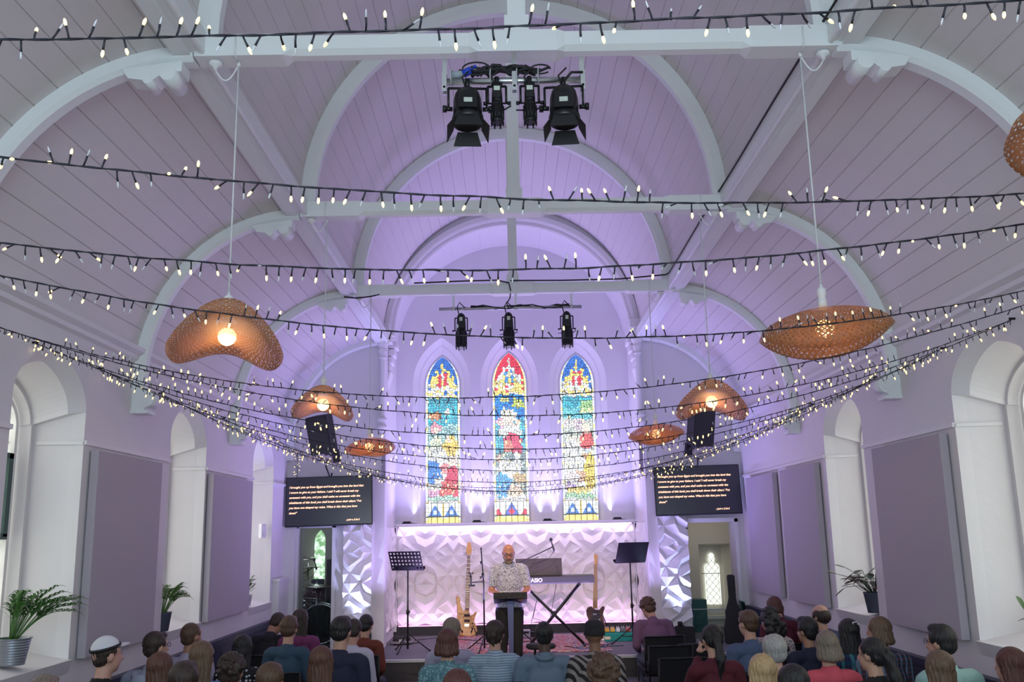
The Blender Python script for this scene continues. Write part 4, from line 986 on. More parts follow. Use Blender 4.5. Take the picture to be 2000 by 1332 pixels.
# keyboard on an X stand
r = empty('keyboard', (.42, 13.75, ZS+.86), R(2), 'black stage piano seen from behind with a music rest, right of the speaker', 'keyboard')
mb = MB(); mb.prism([(-.13, 0), (.14, 0), (.15, .02), (.15, .10), (.06, .12), (-.13, .05)], -.66, .66, lambda u, v, d: (d, -u, v)); mb.box((-.665, -.151, .0), (-.60, .13, .085)); mb.box((.60, -.151, .0), (.665, .13, .085)); ko = mb.build('case', [mat('keyboard_black', (.05, .048, .045), .45)], r, bevel=.006)
mb = MB()
for k in range(52): mb.box((-.60+k*.0232, .0, .05), (-.60+k*.0232+.0215, .125, .062))
mb.build('keys', [WHITE], r)
text_mesh('text', 'CASIO', .075, mat('cream_lettering', (.85, .80, .6), .5), r, Matrix.Rotation(PI, 4, 'Z') @ Matrix.Translation((-.40, .0, 0)) @ Matrix.Translation((0, 0, 0)) @ Matrix.Rotation(PI, 4, 'Z') @ Matrix.Translation((.02, -.153, .025)) @ Matrix.Rotation(R(90), 4, 'X') if False else Matrix.Translation((-.29, -.1535, .028)) @ Matrix.Rotation(R(90), 4, 'X'), 0, .003)
mb = MB(); M_ = Matrix.Translation((0, -.06, .115)) @ Matrix.Rotation(R(-14), 4, 'X'); mb.box((-.44, -.004, 0), (.22, .0, .24), 0, M_); mb.box((-.44, 0, 0), (.22, .04, .006), 0, M_); mb.build('music_rest', [mat('music_rest_brown', (.05, .035, .04), .5)], r)
r = empty('keyboard_stand', (.52, 13.75, ZS), R(0), 'black double braced X-shaped stand under the stage piano', 'keyboard stand')
mb = MB()
for y in (-.045, .045):
    mb.tube([(-.42, y-.01, .84), (.40, y-.01, .03)], .018, 8); mb.tube([(.36, y+.01, .84), (-.36, y+.01, .03)], .018, 8)
mb.cyl((-.01, -.08, .44), (-.01, .08, .44), .035, 12)
for x, z in ((-.42, .845), (.36, .845)): mb.tube([(x, -.16, z), (x, .16, z)], .014, 8)
for x in (.40, -.36): mb.tube([(x, -.24, .02), (x, .24, .02)], .017, 8)
mb.build('frame', [BLACK], r)
# pedalboard and its pedals
r = empty('pedalboard', (1.43, 14.35, ZS), R(-3), 'teal pedalboard case on the stage beside the right music stand', 'pedalboard')
mb = MB(); mb.prism([(-.17, 0), (.17, 0), (.17, .14), (-.17, .115)], -.34, .34, lambda u, v, d: (d, u, v)); mb.build('case', [mat('teal_tolex', (.0, .26, .25), .6)], r, bevel=.008)
mb = MB(); mb.box((-.30, -.174, .02), (-.17, -.170, .10)); mb.build('sticker', [mat('white_sticker', (.85, .85, .8), .6)], r)
mb = MB(); mb.box((-.16, -.174, .03), (-.08, -.170, .07)); mb.build('sticker', [mat('cream_sticker', (.75, .65, .5), .6)], r)
for i, (x, wd, c) in enumerate(((-.27, .12, (.82, .8, .76)), (-.12, .06, (.75, .38, .03)), (-.04, .06, (.80, .45, .05)), (.04, .05, (.85, .85, .85)), (.11, .06, (.12, .13, .15)), (.19, .07, (.55, .12, .10)), (.28, .07, (.10, .12, .2)))):
    M_ = Matrix.Translation((1.43, 14.35, ZS+.128)) @ Matrix.Rotation(R(-3), 4, 'Z')
    p_ = empty('effects_pedal', tuple((M_@Vector((x, -.05, 0)))), R(-3), ['wide white effects pedal at the left end of the teal pedalboard', 'orange effects pedal next to the white one on the teal pedalboard', 'second, yellower orange effects pedal on the teal pedalboard', 'narrow white effects pedal in the middle of the teal pedalboard',
        'charcoal effects pedal right of the narrow white one', 'red brown effects pedal on the teal pedalboard', 'dark blue effects pedal at the right end of the teal pedalboard'][i], 'effects pedal', 'effects pedals')
    mb = MB(); mb.prism([(-.06, 0), (.06, 0), (.06, .07 if i == 0 else .055), (-.06, .04)], -wd/2, wd/2, lambda u, v, d: (d, u, v)); mb.build('case', [mat('pedal_%d' % i, c, .4)], p_, bevel=.004)
    mb = MB(); mb.cyl((0, -.03, .04), (0, -.03, .06), .009, 10); mb.cyl((-wd*.25, .03, .05), (-wd*.25, .03, .07), .008, 8); mb.cyl((wd*.25, .03, .05), (wd*.25, .03, .07), .008, 8); mb.build('knob', [STEEL], p_)
# boom microphone stands
def boom(name, loc, rz, h, tip, tail, label, base=True):
    r = empty(name, loc, rz, label, 'microphone stand')
    mb = MB(); tripod(mb, 1, .32, .011, .26, .3); mb.build('tripod_base', [BLACK], r)
    mb = MB(); mb.tube([(0, 0, .05), (0, 0, h)], [.012, .009], 8); mb.cyl((0, 0, h*.55), (0, 0, h*.55+.06), .018, 8); mb.build('pole', [BLACK], r)
    mb = MB(); mb.cyl((-.02, 0, h), (.02, 0, h), .022, 10); mb.tube([tail, tip], .007, 7); mb.build('boom_arm', [BLACK], r)
    t = Vector(tip); d = (Vector(tip)-Vector(tail)).normalized(); dn = Vector((d.x*.3, d.y*.3, -1)).normalized()
    mb = MB(); mb.tube([t-dn*.09, t+dn*.02, t+dn*.06], [.008, .013, .016], 10); mb.ell(t-dn*.10, (.024, .024, .028), 10); mb.build('microphone', [mat('mic_grey', (.04, .04, .045), .4, .3)], r)
    mb = MB(); mb.tube([t+dn*.06, t+dn*.12-d*.1, t-d*.35+Vector((0, 0, -.10)), Vector(tail)*.4+t*.6+Vector((0, 0, -.04)), Vector((0, 0, h))], .004, 5); mb.build('cable', [MBLACK], r)
    return r
tp = at(1080, 1068, 'y', 13.35); tl = at(1016, 1094, 'y', 13.25); hb = (.02, 13.25)
boom('microphone_stand', (hb[0], hb[1], ZS), 0, tl[2]-.07-ZS, (tp[0]-hb[0], .10, tp[2]-ZS), (tl[0]-hb[0]-.05, 0, tl[2]-.05-ZS), 'black boom microphone stand behind the speaker, its arm reaching up to the right')
r = empty('phone_stand', (-.47, 13.35, ZS), 0, 'tall thin black stand with a side arm clamp, between the bass guitar and the speaker', 'stand')
mb = MB(); tripod(mb, 1, .32, .012, .20, 2.4); mb.build('tripod_base', [BLACK], r)
mb = MB(); mb.tube([(0, 0, .04), (0, 0, .9), (-.03, 0, 1.36)], [.012, .010, .008], 8); mb.cyl((-.01, 0, .98), (-.01, 0, 1.04), .018, 8); mb.ell((-.03, 0, 1.37), (.018, .018, .012), 8); mb.cyl((-.03, 0, 1.16), (-.03, 0, 1.20), .016, 8); mb.build('pole', [BLACK], r)
mb = MB(); mb.tube([(0, 0, .92), (-.16, 0, .915)], .008, 7); mb.cyl((-.04, -.02, .98), (-.04, .02, .98), .016, 8); mb.box((-.185, -.01, .87), (-.165, .02, 1.0)); mb.box((-.205, -.015, .86), (-.12, .03, .885)); mb.box((-.21, -.015, 1.03), (-.185, .03, 1.055)); mb.box((-.19, -.01, .98), (-.17, .02, 1.04)); mb.box((-.165, -.015, 1.03), (-.14, .03, 1.05)); mb.build('clamp', [BLACK], r)
# rug, cables, small boxes
rm, nt, b = nodes('persian_rug', (.4, .1, .1), .95)
tc = nt.nodes.new('ShaderNodeTexCoord'); vo = nt.nodes.new('ShaderNodeTexVoronoi'); vo.inputs['Scale'].default_value = 9; cr = nt.nodes.new('ShaderNodeValToRGB')
cr.color_ramp.interpolation = 'CONSTANT'
for p_, c_ in ((.3, (.50, .22, .20, 1)), (.5, (.12, .10, .22, 1)), (.62, (.55, .42, .36, 1)), (.8, (.42, .05, .06, 1))):
    e = cr.color_ramp.elements.new(p_); e.color = c_
cr.color_ramp.elements[0].color = (.42, .07, .08, 1); cr.color_ramp.elements[-1].color = (.30, .08, .14, 1)
nt.links.new(tc.outputs['Object'], vo.inputs['Vector']); nt.links.new(vo.outputs['Distance'], cr.inputs['Fac']); nt.links.new(cr.outputs['Color'], b.inputs['Base Color'])
mb = MB(); mb.box((-.95, 13.05, ZS+.004), (1.25, 15.2, ZS+.014), 0)
tag(mb.build('rug', [rm]), 'faded red patterned rug lying under the instruments on the stage', 'rug')
rg = random.Random(8)
def floor_cable(name, pts, z, label, c=MBLACK, r_=.005):
    P_ = [Vector((x, y, z)) for x, y in pts]; out = []
    for a, b_ in zip(P_, P_[1:]):
        for i in range(6): q = a.lerp(b_, i/6); out.append(q+Vector((rg.uniform(-.015, .015), rg.uniform(-.015, .015), 0)))
    out.append(P_[-1]); mb = MB(); mb.tube(out, r_, 5); return tag(mb.build(name, [c]), label, 'cable')
floor_cable('cable', [(-1.75, 14.6), (-1.2, 15.0), (-.6, 14.5), (-.2, 14.9), (.3, 14.6)], ZS+.02, 'black cable snaking over the stage behind the left music stand')
floor_cable('cable', [(.65, 13.55), (.85, 13.25), (1.1, 13.5), (.95, 13.8), (1.25, 13.6), (1.0, 13.35), (1.45, 13.5)], ZS+.02, 'tangle of black cable at the right foot of the keyboard stand')
floor_cable('cable', [(.75, 13.3), (.9, 13.5), (.8, 13.15), (1.15, 13.25), (1.3, 13.9)], ZS+.028, 'pale blue cable lying on the front edge of the rug', mat('blue_cable', (.12, .22, .45), .5))
mb = MB(); mb.tube([(.18, 15.2, ZS+.02), (.22, 15.0, ZS+.25), (.30, 14.6, ZS+.60), (.22, 14.2, ZS+.35), (.45, 13.95, ZS+.30), (.56, 13.85, ZS+.85)], .004, 5); tag(mb.build('cable', [MBLACK]), 'thin black cable looping up to the back of the stage piano', 'cable')
M_ = Matrix.Translation((-1.78, 14.35, ZS)); r = empty('stage_box', (-1.72, 14.4, ZS), R(12), 'small black audio box with a coil of cable at the left edge of the stage', 'audio box')
mb = MB(); mb.prism([(-.10, 0), (.10, 0), (.10, .10), (-.02, .13), (-.10, .10)], -.12, .12, lambda u, v, d: (d, u, v)); mb.build('case', [MBLACK], r, bevel=.01)
mb = MB(); mb.box((-.05, -.104, .03), (.05, -.10, .08)); mb.build('panel', [mat('grey_face', (.5, .5, .52), .5)], r)
mb = MB(); mb.tube([(.17*math.cos(a), .15*math.sin(a)-.02, .02+.015*a/6) for a in np.linspace(0, 14, 50)], .008, 5); mb.build('cable_coil', [mat('grey_cable', (.35, .32, .4), .5)], r)
r = empty('plug_box', (.10, 14.9, ZS), 0, 'small white and black plug box on the floor under the stage piano', 'plug box')
mb = MB(); mb.box((-.09, -.06, 0), (.09, .06, .12)); mb.build('case', [mat('pale_grey_plastic', (.5, .48, .52), .5)], r, bevel=.01); mb = MB(); mb.box((-.07, -.062, .07), (.07, -.058, .10)); mb.box((.09, -.05, .0), (.16, .05, .09)); mb.build('socket', [MBLACK], r)
# lectern
LX, LY = float(at(997, 1178, 'y', 12.22)[0]), 12.22
r = empty('lectern', (LX, LY, .264), 0, 'black topped lectern on a single slate blue post, in front of the speaker', 'lectern')
mb = MB(); mb.prism([(-.022, .05), (.022, .05), (.040, 1.00), (-.040, 1.00)], -.04, .04, lambda u, v, d: (u, d, v)); mb.prism([(-.008, .06), (.008, .06), (.01, .98), (-.01, .98)], -.047, -.04, lambda u, v, d: (u, d, v)); mb.build('post', [mat('slate_blue_post', (.10, .11, .24), .35, .3)], r)  # post in one even slate blue base colour
mb = MB(); mb.box((-.24, -.09, 0), (.24, .14, .03)); mb.build('base', [MBLACK], r, bevel=.01)
mb = MB(); M_ = Matrix.Translation((0, 0, 1.02)) @ Matrix.Rotation(R(-20), 4, 'X')
mb.box((-.21, -.19, 0), (.21, .19, .022), 0, M_); mb.box((-.21, -.20, -.05), (.21, -.185, .03), 0, M_); mb.build('top', [MBLACK], r, bevel=.004)
bk = MB(); M2 = Matrix.Translation((LX-.05, LY, 1.284)) @ Matrix.Rotation(R(-20), 4, 'X'); bk.box((-.11, -.15, .025), (.10, .12, .040), 0, M2); bk.box((-.105, -.145, .030), (.095, .115, .044), 1, M2)
tag(bk.build('book', [mat('brown_leather', (.10, .045, .04), .5), mat('page_edge', (.7, .66, .6), .8)]), 'open brown book lying on the lectern top', 'book')
# stool in front of the stage
a = at(1030, 1262, 'z', .62); r = empty('stool', (.27, 12.36, .264), 0, 'round black padded stool right of the lectern', 'stool'); r.scale = (1, 1, .70)
mb = MB(); mb.lathe([(.001, .66), (.17, .66), (.19, .63), (.19, .60), (.17, .575), (.001, .575)], 28); mb.build('seat', [MBLACK], r)
for k in range(4):
    an = PI/4+k*PI/2; mb = MB(); mb.tube([(.10*math.cos(an), .10*math.sin(an), .58), (.17*math.cos(an), .17*math.sin(an), 0)], .012, 8); mb.build('leg', [BLACK], r)
# ------------------------------------------------------------------ drum booth behind the left doorway
CYM = mat('cymbal_bronze', (.62, .60, .52), .22, 1.)
CHR = mat('chrome', (.75, .76, .8), .12, 1.)
def drum(name, loc, rot, rad, dep, label, shell, head, legs=False):
    r = empty(name, loc, 0, label, 'drum'); r.rotation_euler = rot
    mb = MB(); mb.lathe([(rad, -dep/2), (rad, dep/2)], 28); mb.build('shell', [shell], r)
    mb = MB(); mb.lathe([(.001, dep/2), (rad-.004, dep/2)], 28); mb.lathe([(.001, -dep/2), (rad-.004, -dep/2)], 28); mb.build('drumhead', [head], r)
    mb = MB()
    for z in (-dep/2, dep/2): mb.tube([(rad*1.01*math.cos(a), rad*1.01*math.sin(a), z) for a in np.linspace(0, 2*PI, 29)], .008, 6)
    for k in range(8): a = k*PI/4; mb.cyl((rad*1.03*math.cos(a), rad*1.03*math.sin(a), -dep/2), (rad*1.03*math.cos(a), rad*1.03*math.sin(a), dep/2), .004, 5)
    mb.build('hoop', [CHR], r)
    return r
dk = mat('drum_lacquer', (.05, .012, .03), .15); dh = mat('black_drumhead', (.02, .02, .022), .4); wh = mat('white_drumhead', (.5, .5, .52), .5)
drum('bass_drum', (-2.98, 14.72, ZS+.30), (R(90), 0, R(8)), .28, .40, 'black headed bass drum on the floor of the left booth', dk, dh)
drum('snare_drum', (-3.32, 15.1, ZS+.62), (R(4), 0, 0), .18, .14, 'chrome rimmed snare drum in the left booth', CHR, wh)
drum('tom_drum', (-3.08, 14.72, ZS+.74), (R(-12), R(6), 0), .15, .20, 'dark red tom drum mounted above the bass drum', dk, wh)
drum('floor_tom', (-2.62, 15.15, ZS+.38), (0, 0, 0), .20, .40, 'dark red floor tom at the right of the drum booth', dk, wh)
def cymbal(loc, h, rad, tilt, label):
    r = empty('cymbal_stand', loc, 0, label, 'cymbal')
    mb = MB(); mb.tube([(0, 0, .05), (0, 0, h+.06)], .010, 8); tripod(mb, 1, .24, .01, .25, 1); mb.cyl((0, 0, h*.5), (0, 0, h*.5+.05), .018, 8); mb.build('stand', [CHR], r)
    mb = MB(); T = Matrix.Translation((0, 0, h)) @ Matrix.Rotation(R(tilt), 4, 'X') @ Matrix.Rotation(R(tilt*.4), 4, 'Y')
    mb.lathe([(.004, .03), (.03, .022), (.045, .010), (rad*.6, -.002), (rad, -.014), (rad*.6, -.005), (.04, .005)], 32, 0, T); mb.build('cymbal', [CYM], r)
cymbal((-3.02, 14.55, ZS), .86, .24, 3, 'large bronze cymbal, lowest of those in the booth doorway')
cymbal((-3.25, 15.0, ZS), 1.12, .22, -4, 'bronze cymbal standing in the middle height of the booth')
cymbal((-3.40, 15.3, ZS), 1.26, .20, 8, 'highest bronze cymbal at the left of the booth')
a = at(619, 1105, 'y', 15.3)
boom('microphone_stand', (-3.38, 15.2, ZS), 0, 1.02, (a[0]+3.38, 0, a[2]-ZS), (-.12, .0, .93), 'black overhead microphone stand inside the drum booth')
mb = MB(); mb.box((-3.34, 15.70, ZS), (-3.16, 15.86, ZS+.9)); mb.cyl((-3.25, 15.695, ZS+.72), (-3.25, 15.70, ZS+.72), .05, 14); tag(mb.build('loudspeaker', [mat('dark_blue_grey', (.05, .06, .09), .6)], bevel=.01), 'dark slim loudspeaker under the booth window', 'loudspeaker')
mb = MB(); mb.box((-3.02, 15.30, ZS), (-2.60, 15.62, ZS+1.22)); mb.box((-3.0, 15.29, ZS+.05), (-2.62, 15.30, ZS+1.17)); tag(mb.build('cabinet', [mat('aubergine_cabinet', (.035, .03, .045), .6)], bevel=.01), 'tall dark cabinet at the back of the drum booth', 'cabinet')
# glass of the two doorways
gl = bpy.data.materials.new('clear_glass'); gl.use_nodes = True; nt = gl.node_tree; nt.nodes.clear()
o_ = nt.nodes.new('ShaderNodeOutputMaterial'); mx = nt.nodes.new('ShaderNodeMixShader'); t_ = nt.nodes.new('ShaderNodeBsdfTransparent'); g_ = nt.nodes.new('ShaderNodeBsdfGlossy'); g_.inputs['Roughness'].default_value = .03; t_.inputs[0].default_value = (.93, .97, .96, 1)
fr = nt.nodes.new('ShaderNodeFresnel'); fr.inputs[0].default_value = 1.45; nt.links.new(fr.outputs[0], mx.inputs[0]); nt.links.new(t_.outputs[0], mx.inputs[1]); nt.links.new(g_.outputs[0], mx.inputs[2]); nt.links.new(mx.outputs[0], o_.inputs[0])
mb = MB(); mb.box((DL[0], YT+.06, ZS), (DL[1], YT+.068, DL[3])); struct(mb.build('window_%d' % (WIN[0]+1), [gl])); WIN[0] += 1
mb = MB(); mb.box((DR[0]-.0, YT-.16, ZS+.02), (DR[1]-.25, YT-.15, .98), 0); mb.box((DR[0], YT-.165, .98), (DR[1]-.25, YT-.145, .99), 1)
for x in (DR[0]+.04, DR[1]-.30): mb.box((x-.02, YT-.17, ZS), (x+.02, YT-.14, ZS+.05), 1)
tag(mb.build('glass_screen', [gl, STEEL]), 'low clear glass screen standing in front of the right doorway', 'glass screen')
mb = MB(); mb.box((3.17, YT-.42, ZS+.0), (3.18, YT-.05, 1.09), 0); mb.box((3.165, YT-.42, 1.09), (3.185, YT-.05, 1.10), 1); tag(mb.build('glass_screen', [gl, mat('glass_edge', (.3, .6, .55), .2)]), 'clear glass screen with a pale green edge beside the guitar case', 'glass screen')
mb = MB(); mb.box((DR[0]-.02, YT-.05, 2.11), (DR[0]+.01, YT-.03, 2.27)); tag(mb.build('hinge', [BLACK]), 'small black hinge at the top left of the right doorway', 'hinge')
# guitar case
r = empty('guitar_case', (3.03, 13.62, ZS), R(-6), 'tall black guitar case leaning in the right doorway', 'guitar case')
o_ = [(-.19, .0), (-.16, -.0), (.17, 0), (.19, .03), (.20, .22), (.15, .36), (.15, .46), (.08, .58), (.065, .66), (.07, .98), (.05, 1.0), (-.05, 1.0), (-.07, .98), (-.065, .66), (-.09, .58), (-.15, .46), (-.15, .36), (-.20, .22)]
mb = MB(); mb.prism(o_, -.06, .06, lambda u, v, d: (u*.72, d+.10*v, v*.93)); mb.build('shell', [MBLACK], r, bevel=.015)
mb = MB(); mb.tube([(.12, -.02, .30), (.17, -.03, .34), (.17, -.03, .42), (.12, -.02, .46)], .010, 6); mb.build('handle', [BLACK], r)
mb = MB(); mb.box((2.72, 15.2, ZS), (2.98, 15.5, 1.02)); mb.box((2.74, 15.19, ZS+.1), (2.96, 15.2, .98)); tag(mb.build('storage_box', [mat('dark_teal_box', (.02, .10, .11), .5)], bevel=.01), 'dark teal box in the right hand side room below the window', 'box')
# ------------------------------------------------------------------ potted plants in the niches
GREEN = mat('palm_green', (.055, .16, .03), .45, noise_=.35, nscale=14); LGREEN = mat('fern_green', (.10, .20, .05), .5, noise_=.4, nscale=20)
DLEAF = mat('calathea_dark', (.05, .08, .05), .35, noise_=.5, nscale=30); PALE = mat('calathea_pale', (.52, .55, .40), .4, noise_=.3, nscale=60); MAROON = mat('leaf_underside', (.09, .02, .035), .5)
ZINC = mat('zinc_bucket', (.33, .37, .42), .35, .7); GPOT = mat('grey_pot', (.10, .11, .16), .6)
def pot(r, rad, h, m_, ribs=False):
    mb = MB(); prof = [(rad*.74, 0)]
    if ribs:
        for k in range(9): z = h*(k+.5)/10; q = rad*(.74+.26*z/h); prof += [(q, z), (q*1.03, z+h*.03), (q, z+h*.06)]
    prof += [(rad, h*.96), (rad*1.05, h*.97), (rad*1.05, h), (rad*.94, h), (rad*.9, h*.86), (.001, h*.86)]
    mb.lathe(prof, 28); mb.build('pot', [m_], r)
    mb = MB(); mb.lathe([(.001, h*.88), (rad*.9, h*.87)], 20); mb.build('soil', [mat('soil', (.03, .02, .015), .9)], r)
def leaf(mb, base, tip, wd, arc, mi=0, n=7, out=None):
    b = Vector(base); t = Vector(tip); d = t-b; s = d.cross(Vector((0, 0, 1)));
    s = s.normalized() if s.length > 1e-4 else Vector((1, 0, 0)); upv = Vector((0, 0, 1)); L = []
    for i in range(n+1):
        q = i/n; p = b.lerp(t, q)+upv*arc*math.sin(PI*q*.95); wq = wd*math.sin(PI*min(1, q*.93+.07))**.8
        L += [p-s*wq, p+Vector((0, 0, -wq*.3)), p+s*wq]
    fs = []
    for i in range(n): fs += [(3*i, 3*i+1, 3*i+4, 3*i+3), (3*i+1, 3*i+2, 3*i+5, 3*i+4)]
    mb.add(L, fs, mi, True)
def palm(loc, h, spread, label, pm, ribs, nf, seed, bias=(0, 0), prad=.10, ph=.17):
    g = random.Random(seed); r = empty('potted_palm', loc, 0, label, 'potted plant'); pot(r, prad, ph, pm, ribs)
    mb = MB()
    for k in range(nf):
        a = g.uniform(0, 2*PI); e = g.uniform(.35, 1); ln = h*g.uniform(.65, 1.)
        tip = Vector((math.cos(a)*spread*e+bias[0], math.sin(a)*spread*e+bias[1], ph+ln*(1.05-.45*e))); b0 = Vector((math.cos(a)*.02, math.sin(a)*.02, ph*.9))
        pts = [b0.lerp(tip, t)+Vector((0, 0, .16*h*math.sin(PI*t))) for t in np.linspace(0, 1, 9)]; mb.tube(pts, [.004]*5+[.003]*4, 5)
        for i in range(3, 9):
            d = (pts[i]-pts[i-1]).normalized(); s = d.cross(Vector((0, 0, 1))).normalized()
            for sg in (-1, 1):
                ll = h*.30*(1.15-.09*i); leaf(mb, pts[i], pts[i]+(d*.75+s*sg*.7).normalized()*ll+Vector((0, 0, -ll*.25)), .010*h/.4, .02, 0, 5)
        leaf(mb, pts[-1], pts[-1]+(pts[-1]-pts[-2]).normalized()*h*.25+Vector((0, 0, -.05)), .010*h/.4, .02, 0, 5)
    mb.build('fronds', [GREEN if ribs else LGREEN], r)
    return r
palm((WL-.10, 6.60, SILL+.045), .40, .26, 'leafy green palm in a ribbed zinc bucket on the nearest left window sill', ZINC, True, 26, 2, (.10, .14), .115, .175)
palm((WL-.02, 9.16, SILL+.012), .33, .17, 'feathery fern in a grey pot on the second left window sill', GPOT, False, 20, 5, (.03, .05), .085, .17)
a = at(487, 1176, 'x', WL-.03)
r = empty('potted_plant', (WL-.04, 12.14, SILL+.02), 0, 'small bushy plant in a white pot on the far left window sill', 'potted plant'); pot(r, .065, .14, WHITE)
g = random.Random(9); mb = MB()
for k in range(60):
    a = g.uniform(0, 2*PI); e = g.random(); p = Vector((math.cos(a)*.07*e, math.sin(a)*.07*e, .15+g.uniform(0, .18))); q = p+Vector((math.cos(a)*.07, math.sin(a)*.07, g.uniform(.0, .07))); leaf(mb, p, q, .016, .01, 0, 5)
mb.tube([(0, 0, .12), (.0, 0, .30)], .006, 6); mb.build('foliage', [LGREEN], r)
a = at(1690, 1196, 'x', WR+.03)
r = empty('potted_plant', (WR+.05, 9.28, SILL+.03), 0, 'broad leaved calathea in a dark grey pot on the right window sill', 'potted plant'); pot(r, .105, .19, GPOT)
g = random.Random(14)
mb = MB()
for k in range(34):
    a = g.uniform(0, 2*PI); e = g.uniform(.3, 1); tip = Vector((math.cos(a)*.17*e-.03, math.sin(a)*.20*e, .24+g.uniform(0, .17)))
    mb.tube([(0, 0, .15), tuple(tip*.6+Vector((0, 0, .05))), tuple(tip)], .003, 5, 0)
    d = Vector((math.cos(a), math.sin(a), g.uniform(-.7, .3))).normalized()*.115; leaf(mb, tip, tip+d, .042, .012, g.choice([0, 0, 1, 2]), 6)
for (dx, dy, dz, m_) in ((-.30, .12, .36, 1), (-.22, .10, .42, 1), (-.26, .05, .24, 2), (-.18, .0, .38, 2), (-.12, -.2, .30, 1), (.0, -.12, .44, 0)):
    tip = Vector((dx, dy, dz)); mb.tube([(0, 0, .15), tuple(tip*.55+Vector((0, 0, .12))), tuple(tip)], .003, 5, 0); leaf(mb, tip, tip+Vector((-.10, .05, .03 if m_ == 1 else -.10)), .042, .01, m_, 6)
mb.build('foliage', [DLEAF, PALE, MAROON], r)
r = empty('potted_plant', (WR+.06, 6.32, SILL+.03), 0, 'leafy plant at the right edge on the nearest right window sill', 'potted plant'); pot(r, .10, .18, GPOT)
mb = MB(); g = random.Random(21)
for k in range(44):
    a = g.uniform(0, 2*PI); p = Vector((math.cos(a)*.10*g.random(), math.sin(a)*.16*g.random(), .18+g.uniform(0, .16))); leaf(mb, p, p+Vector((math.cos(a)*.08, math.sin(a)*.10, g.uniform(-.04, .06))), .024, .01, 0, 6)
leaf(mb, (-.08, .14, .24), (-.10, .20, .33), .022, .02, 0, 6)
mb.tube([(0, 0, .15), (-.04, .08, .21), (-.08, .14, .24)], .003, 5)
mb.build('foliage', [GREEN], r)
# ------------------------------------------------------------------ people
def prims_to_mesh(prims, voxel, smooth=2):
    mb = MB()
    for p in prims:
        if p[0] == 'c':
            _, a, b, ra, rb, tg = p; a, b = Vector(a), Vector(b); d = (b-a)
            if d.length < 1e-5: mb.ell(a, (ra, ra, ra), 10); continue
            Q = d.to_track_quat('Z', 'Y').to_matrix().to_4x4(); L = d.length
            prof = [(ra*math.cos(t), ra*math.sin(t)) for t in np.linspace(-PI/2*.999, 0, 5)]+[(rb*math.cos(t), L+rb*math.sin(t)) for t in np.linspace(0, PI/2*.999, 5)]
            mb.lathe([(max(1e-4, r_), z) for r_, z in prof], 12, 0, Matrix.Translation(a) @ Q)
        else:
            _, c, r3, Mr, tg = p; mb.ell(Vector(c), r3, 12, 0, Mr)
    me = mb.mesh('tmp', [])
    o = bpy.data.objects.new('tmp_body', me); COL.objects.link(o)
    rm = o.modifiers.new('r', 'REMESH'); rm.mode = 'VOXEL'; rm.voxel_size = voxel; rm.use_smooth_shade = True
    sm = o.modifiers.new('s', 'SMOOTH'); sm.factor = .5; sm.iterations = smooth
    dg = bpy.context.evaluated_depsgraph_get(); out = bpy.data.meshes.new_from_object(o.evaluated_get(dg))
    bpy.data.objects.remove(o, do_unlink=True); bpy.data.meshes.remove(me)
    return out
def classify(V, prims):
    D = np.full(len(V), 9.); T = np.zeros(len(V), int); names = []
    for p in prims:
        tg = p[-1]
        if tg not in names: names.append(tg)
        if p[0] == 'c':
            a, b = np.array(p[1], float), np.array(p[2], float); ab = b-a; L = max(1e-9, ab@ab)
            t = np.clip(((V-a)@ab)/L, 0, 1); d = np.linalg.norm(V-(a+t[:, None]*ab), axis=1)-(p[3]+(p[4]-p[3])*t)
        else:
            Mi = np.array(p[3].to_3x3().inverted()) if p[3] is not None else np.eye(3)
            q = (V-np.array(p[1]))@Mi.T; r3 = np.array(p[2]); k = np.linalg.norm(q/r3, axis=1); d = (k-1)*min(r3)
        m_ = d < D; D[m_] = d[m_]; T[m_] = names.index(tg)
    return T, names
def shell(name, me, keep, off, mtl, parent, wr=.0, seed=0):
    """garment: the kept faces of the body moved outwards, with a rim closing back to the skin"""
    bm = bmesh.new(); bm.from_mesh(me); bm.verts.ensure_lookup_table(); bm.normal_update()
    N_ = [v.normal.copy() for v in bm.verts]
    dead = [f for f in bm.faces if not keep[f.index]]
    bmesh.ops.delete(bm, geom=dead, context='FACES'); bm.verts.ensure_lookup_table()
    for v in bm.verts:
        n = v.normal; q = v.co*6.+Vector((seed, 0, 0)); d = off+wr*(noise.noise(Vector((q.x, q.y, q.z*.55)))+.5*noise.noise(q*2.3))
        v.co += n*d
    be = [e for e in bm.edges if e.is_boundary]
    if be:
        ret = bmesh.ops.extrude_edge_only(bm, edges=be)
        for v in [g for g in ret['geom'] if isinstance(g, bmesh.types.BMVert)]:
            c = Vector((0, 0, 0)); k = 0
            for e in v.link_edges:
                o_ = e.other_vert(v)
                if o_ not in ret['geom']: c += o_.normal; k += 1
            if k: v.co -= (c/k).normalized()*(off+.004)
    m2 = bpy.data.meshes.new(name); bm.to_mesh(m2); bm.free(); m2.materials.clear(); m2.materials.append(mtl)
    m2.polygons.foreach_set('use_smooth', [True]*len(m2.polygons))
    o = bpy.data.objects.new(name, m2); COL.objects.link(o); o.parent = parent; return o
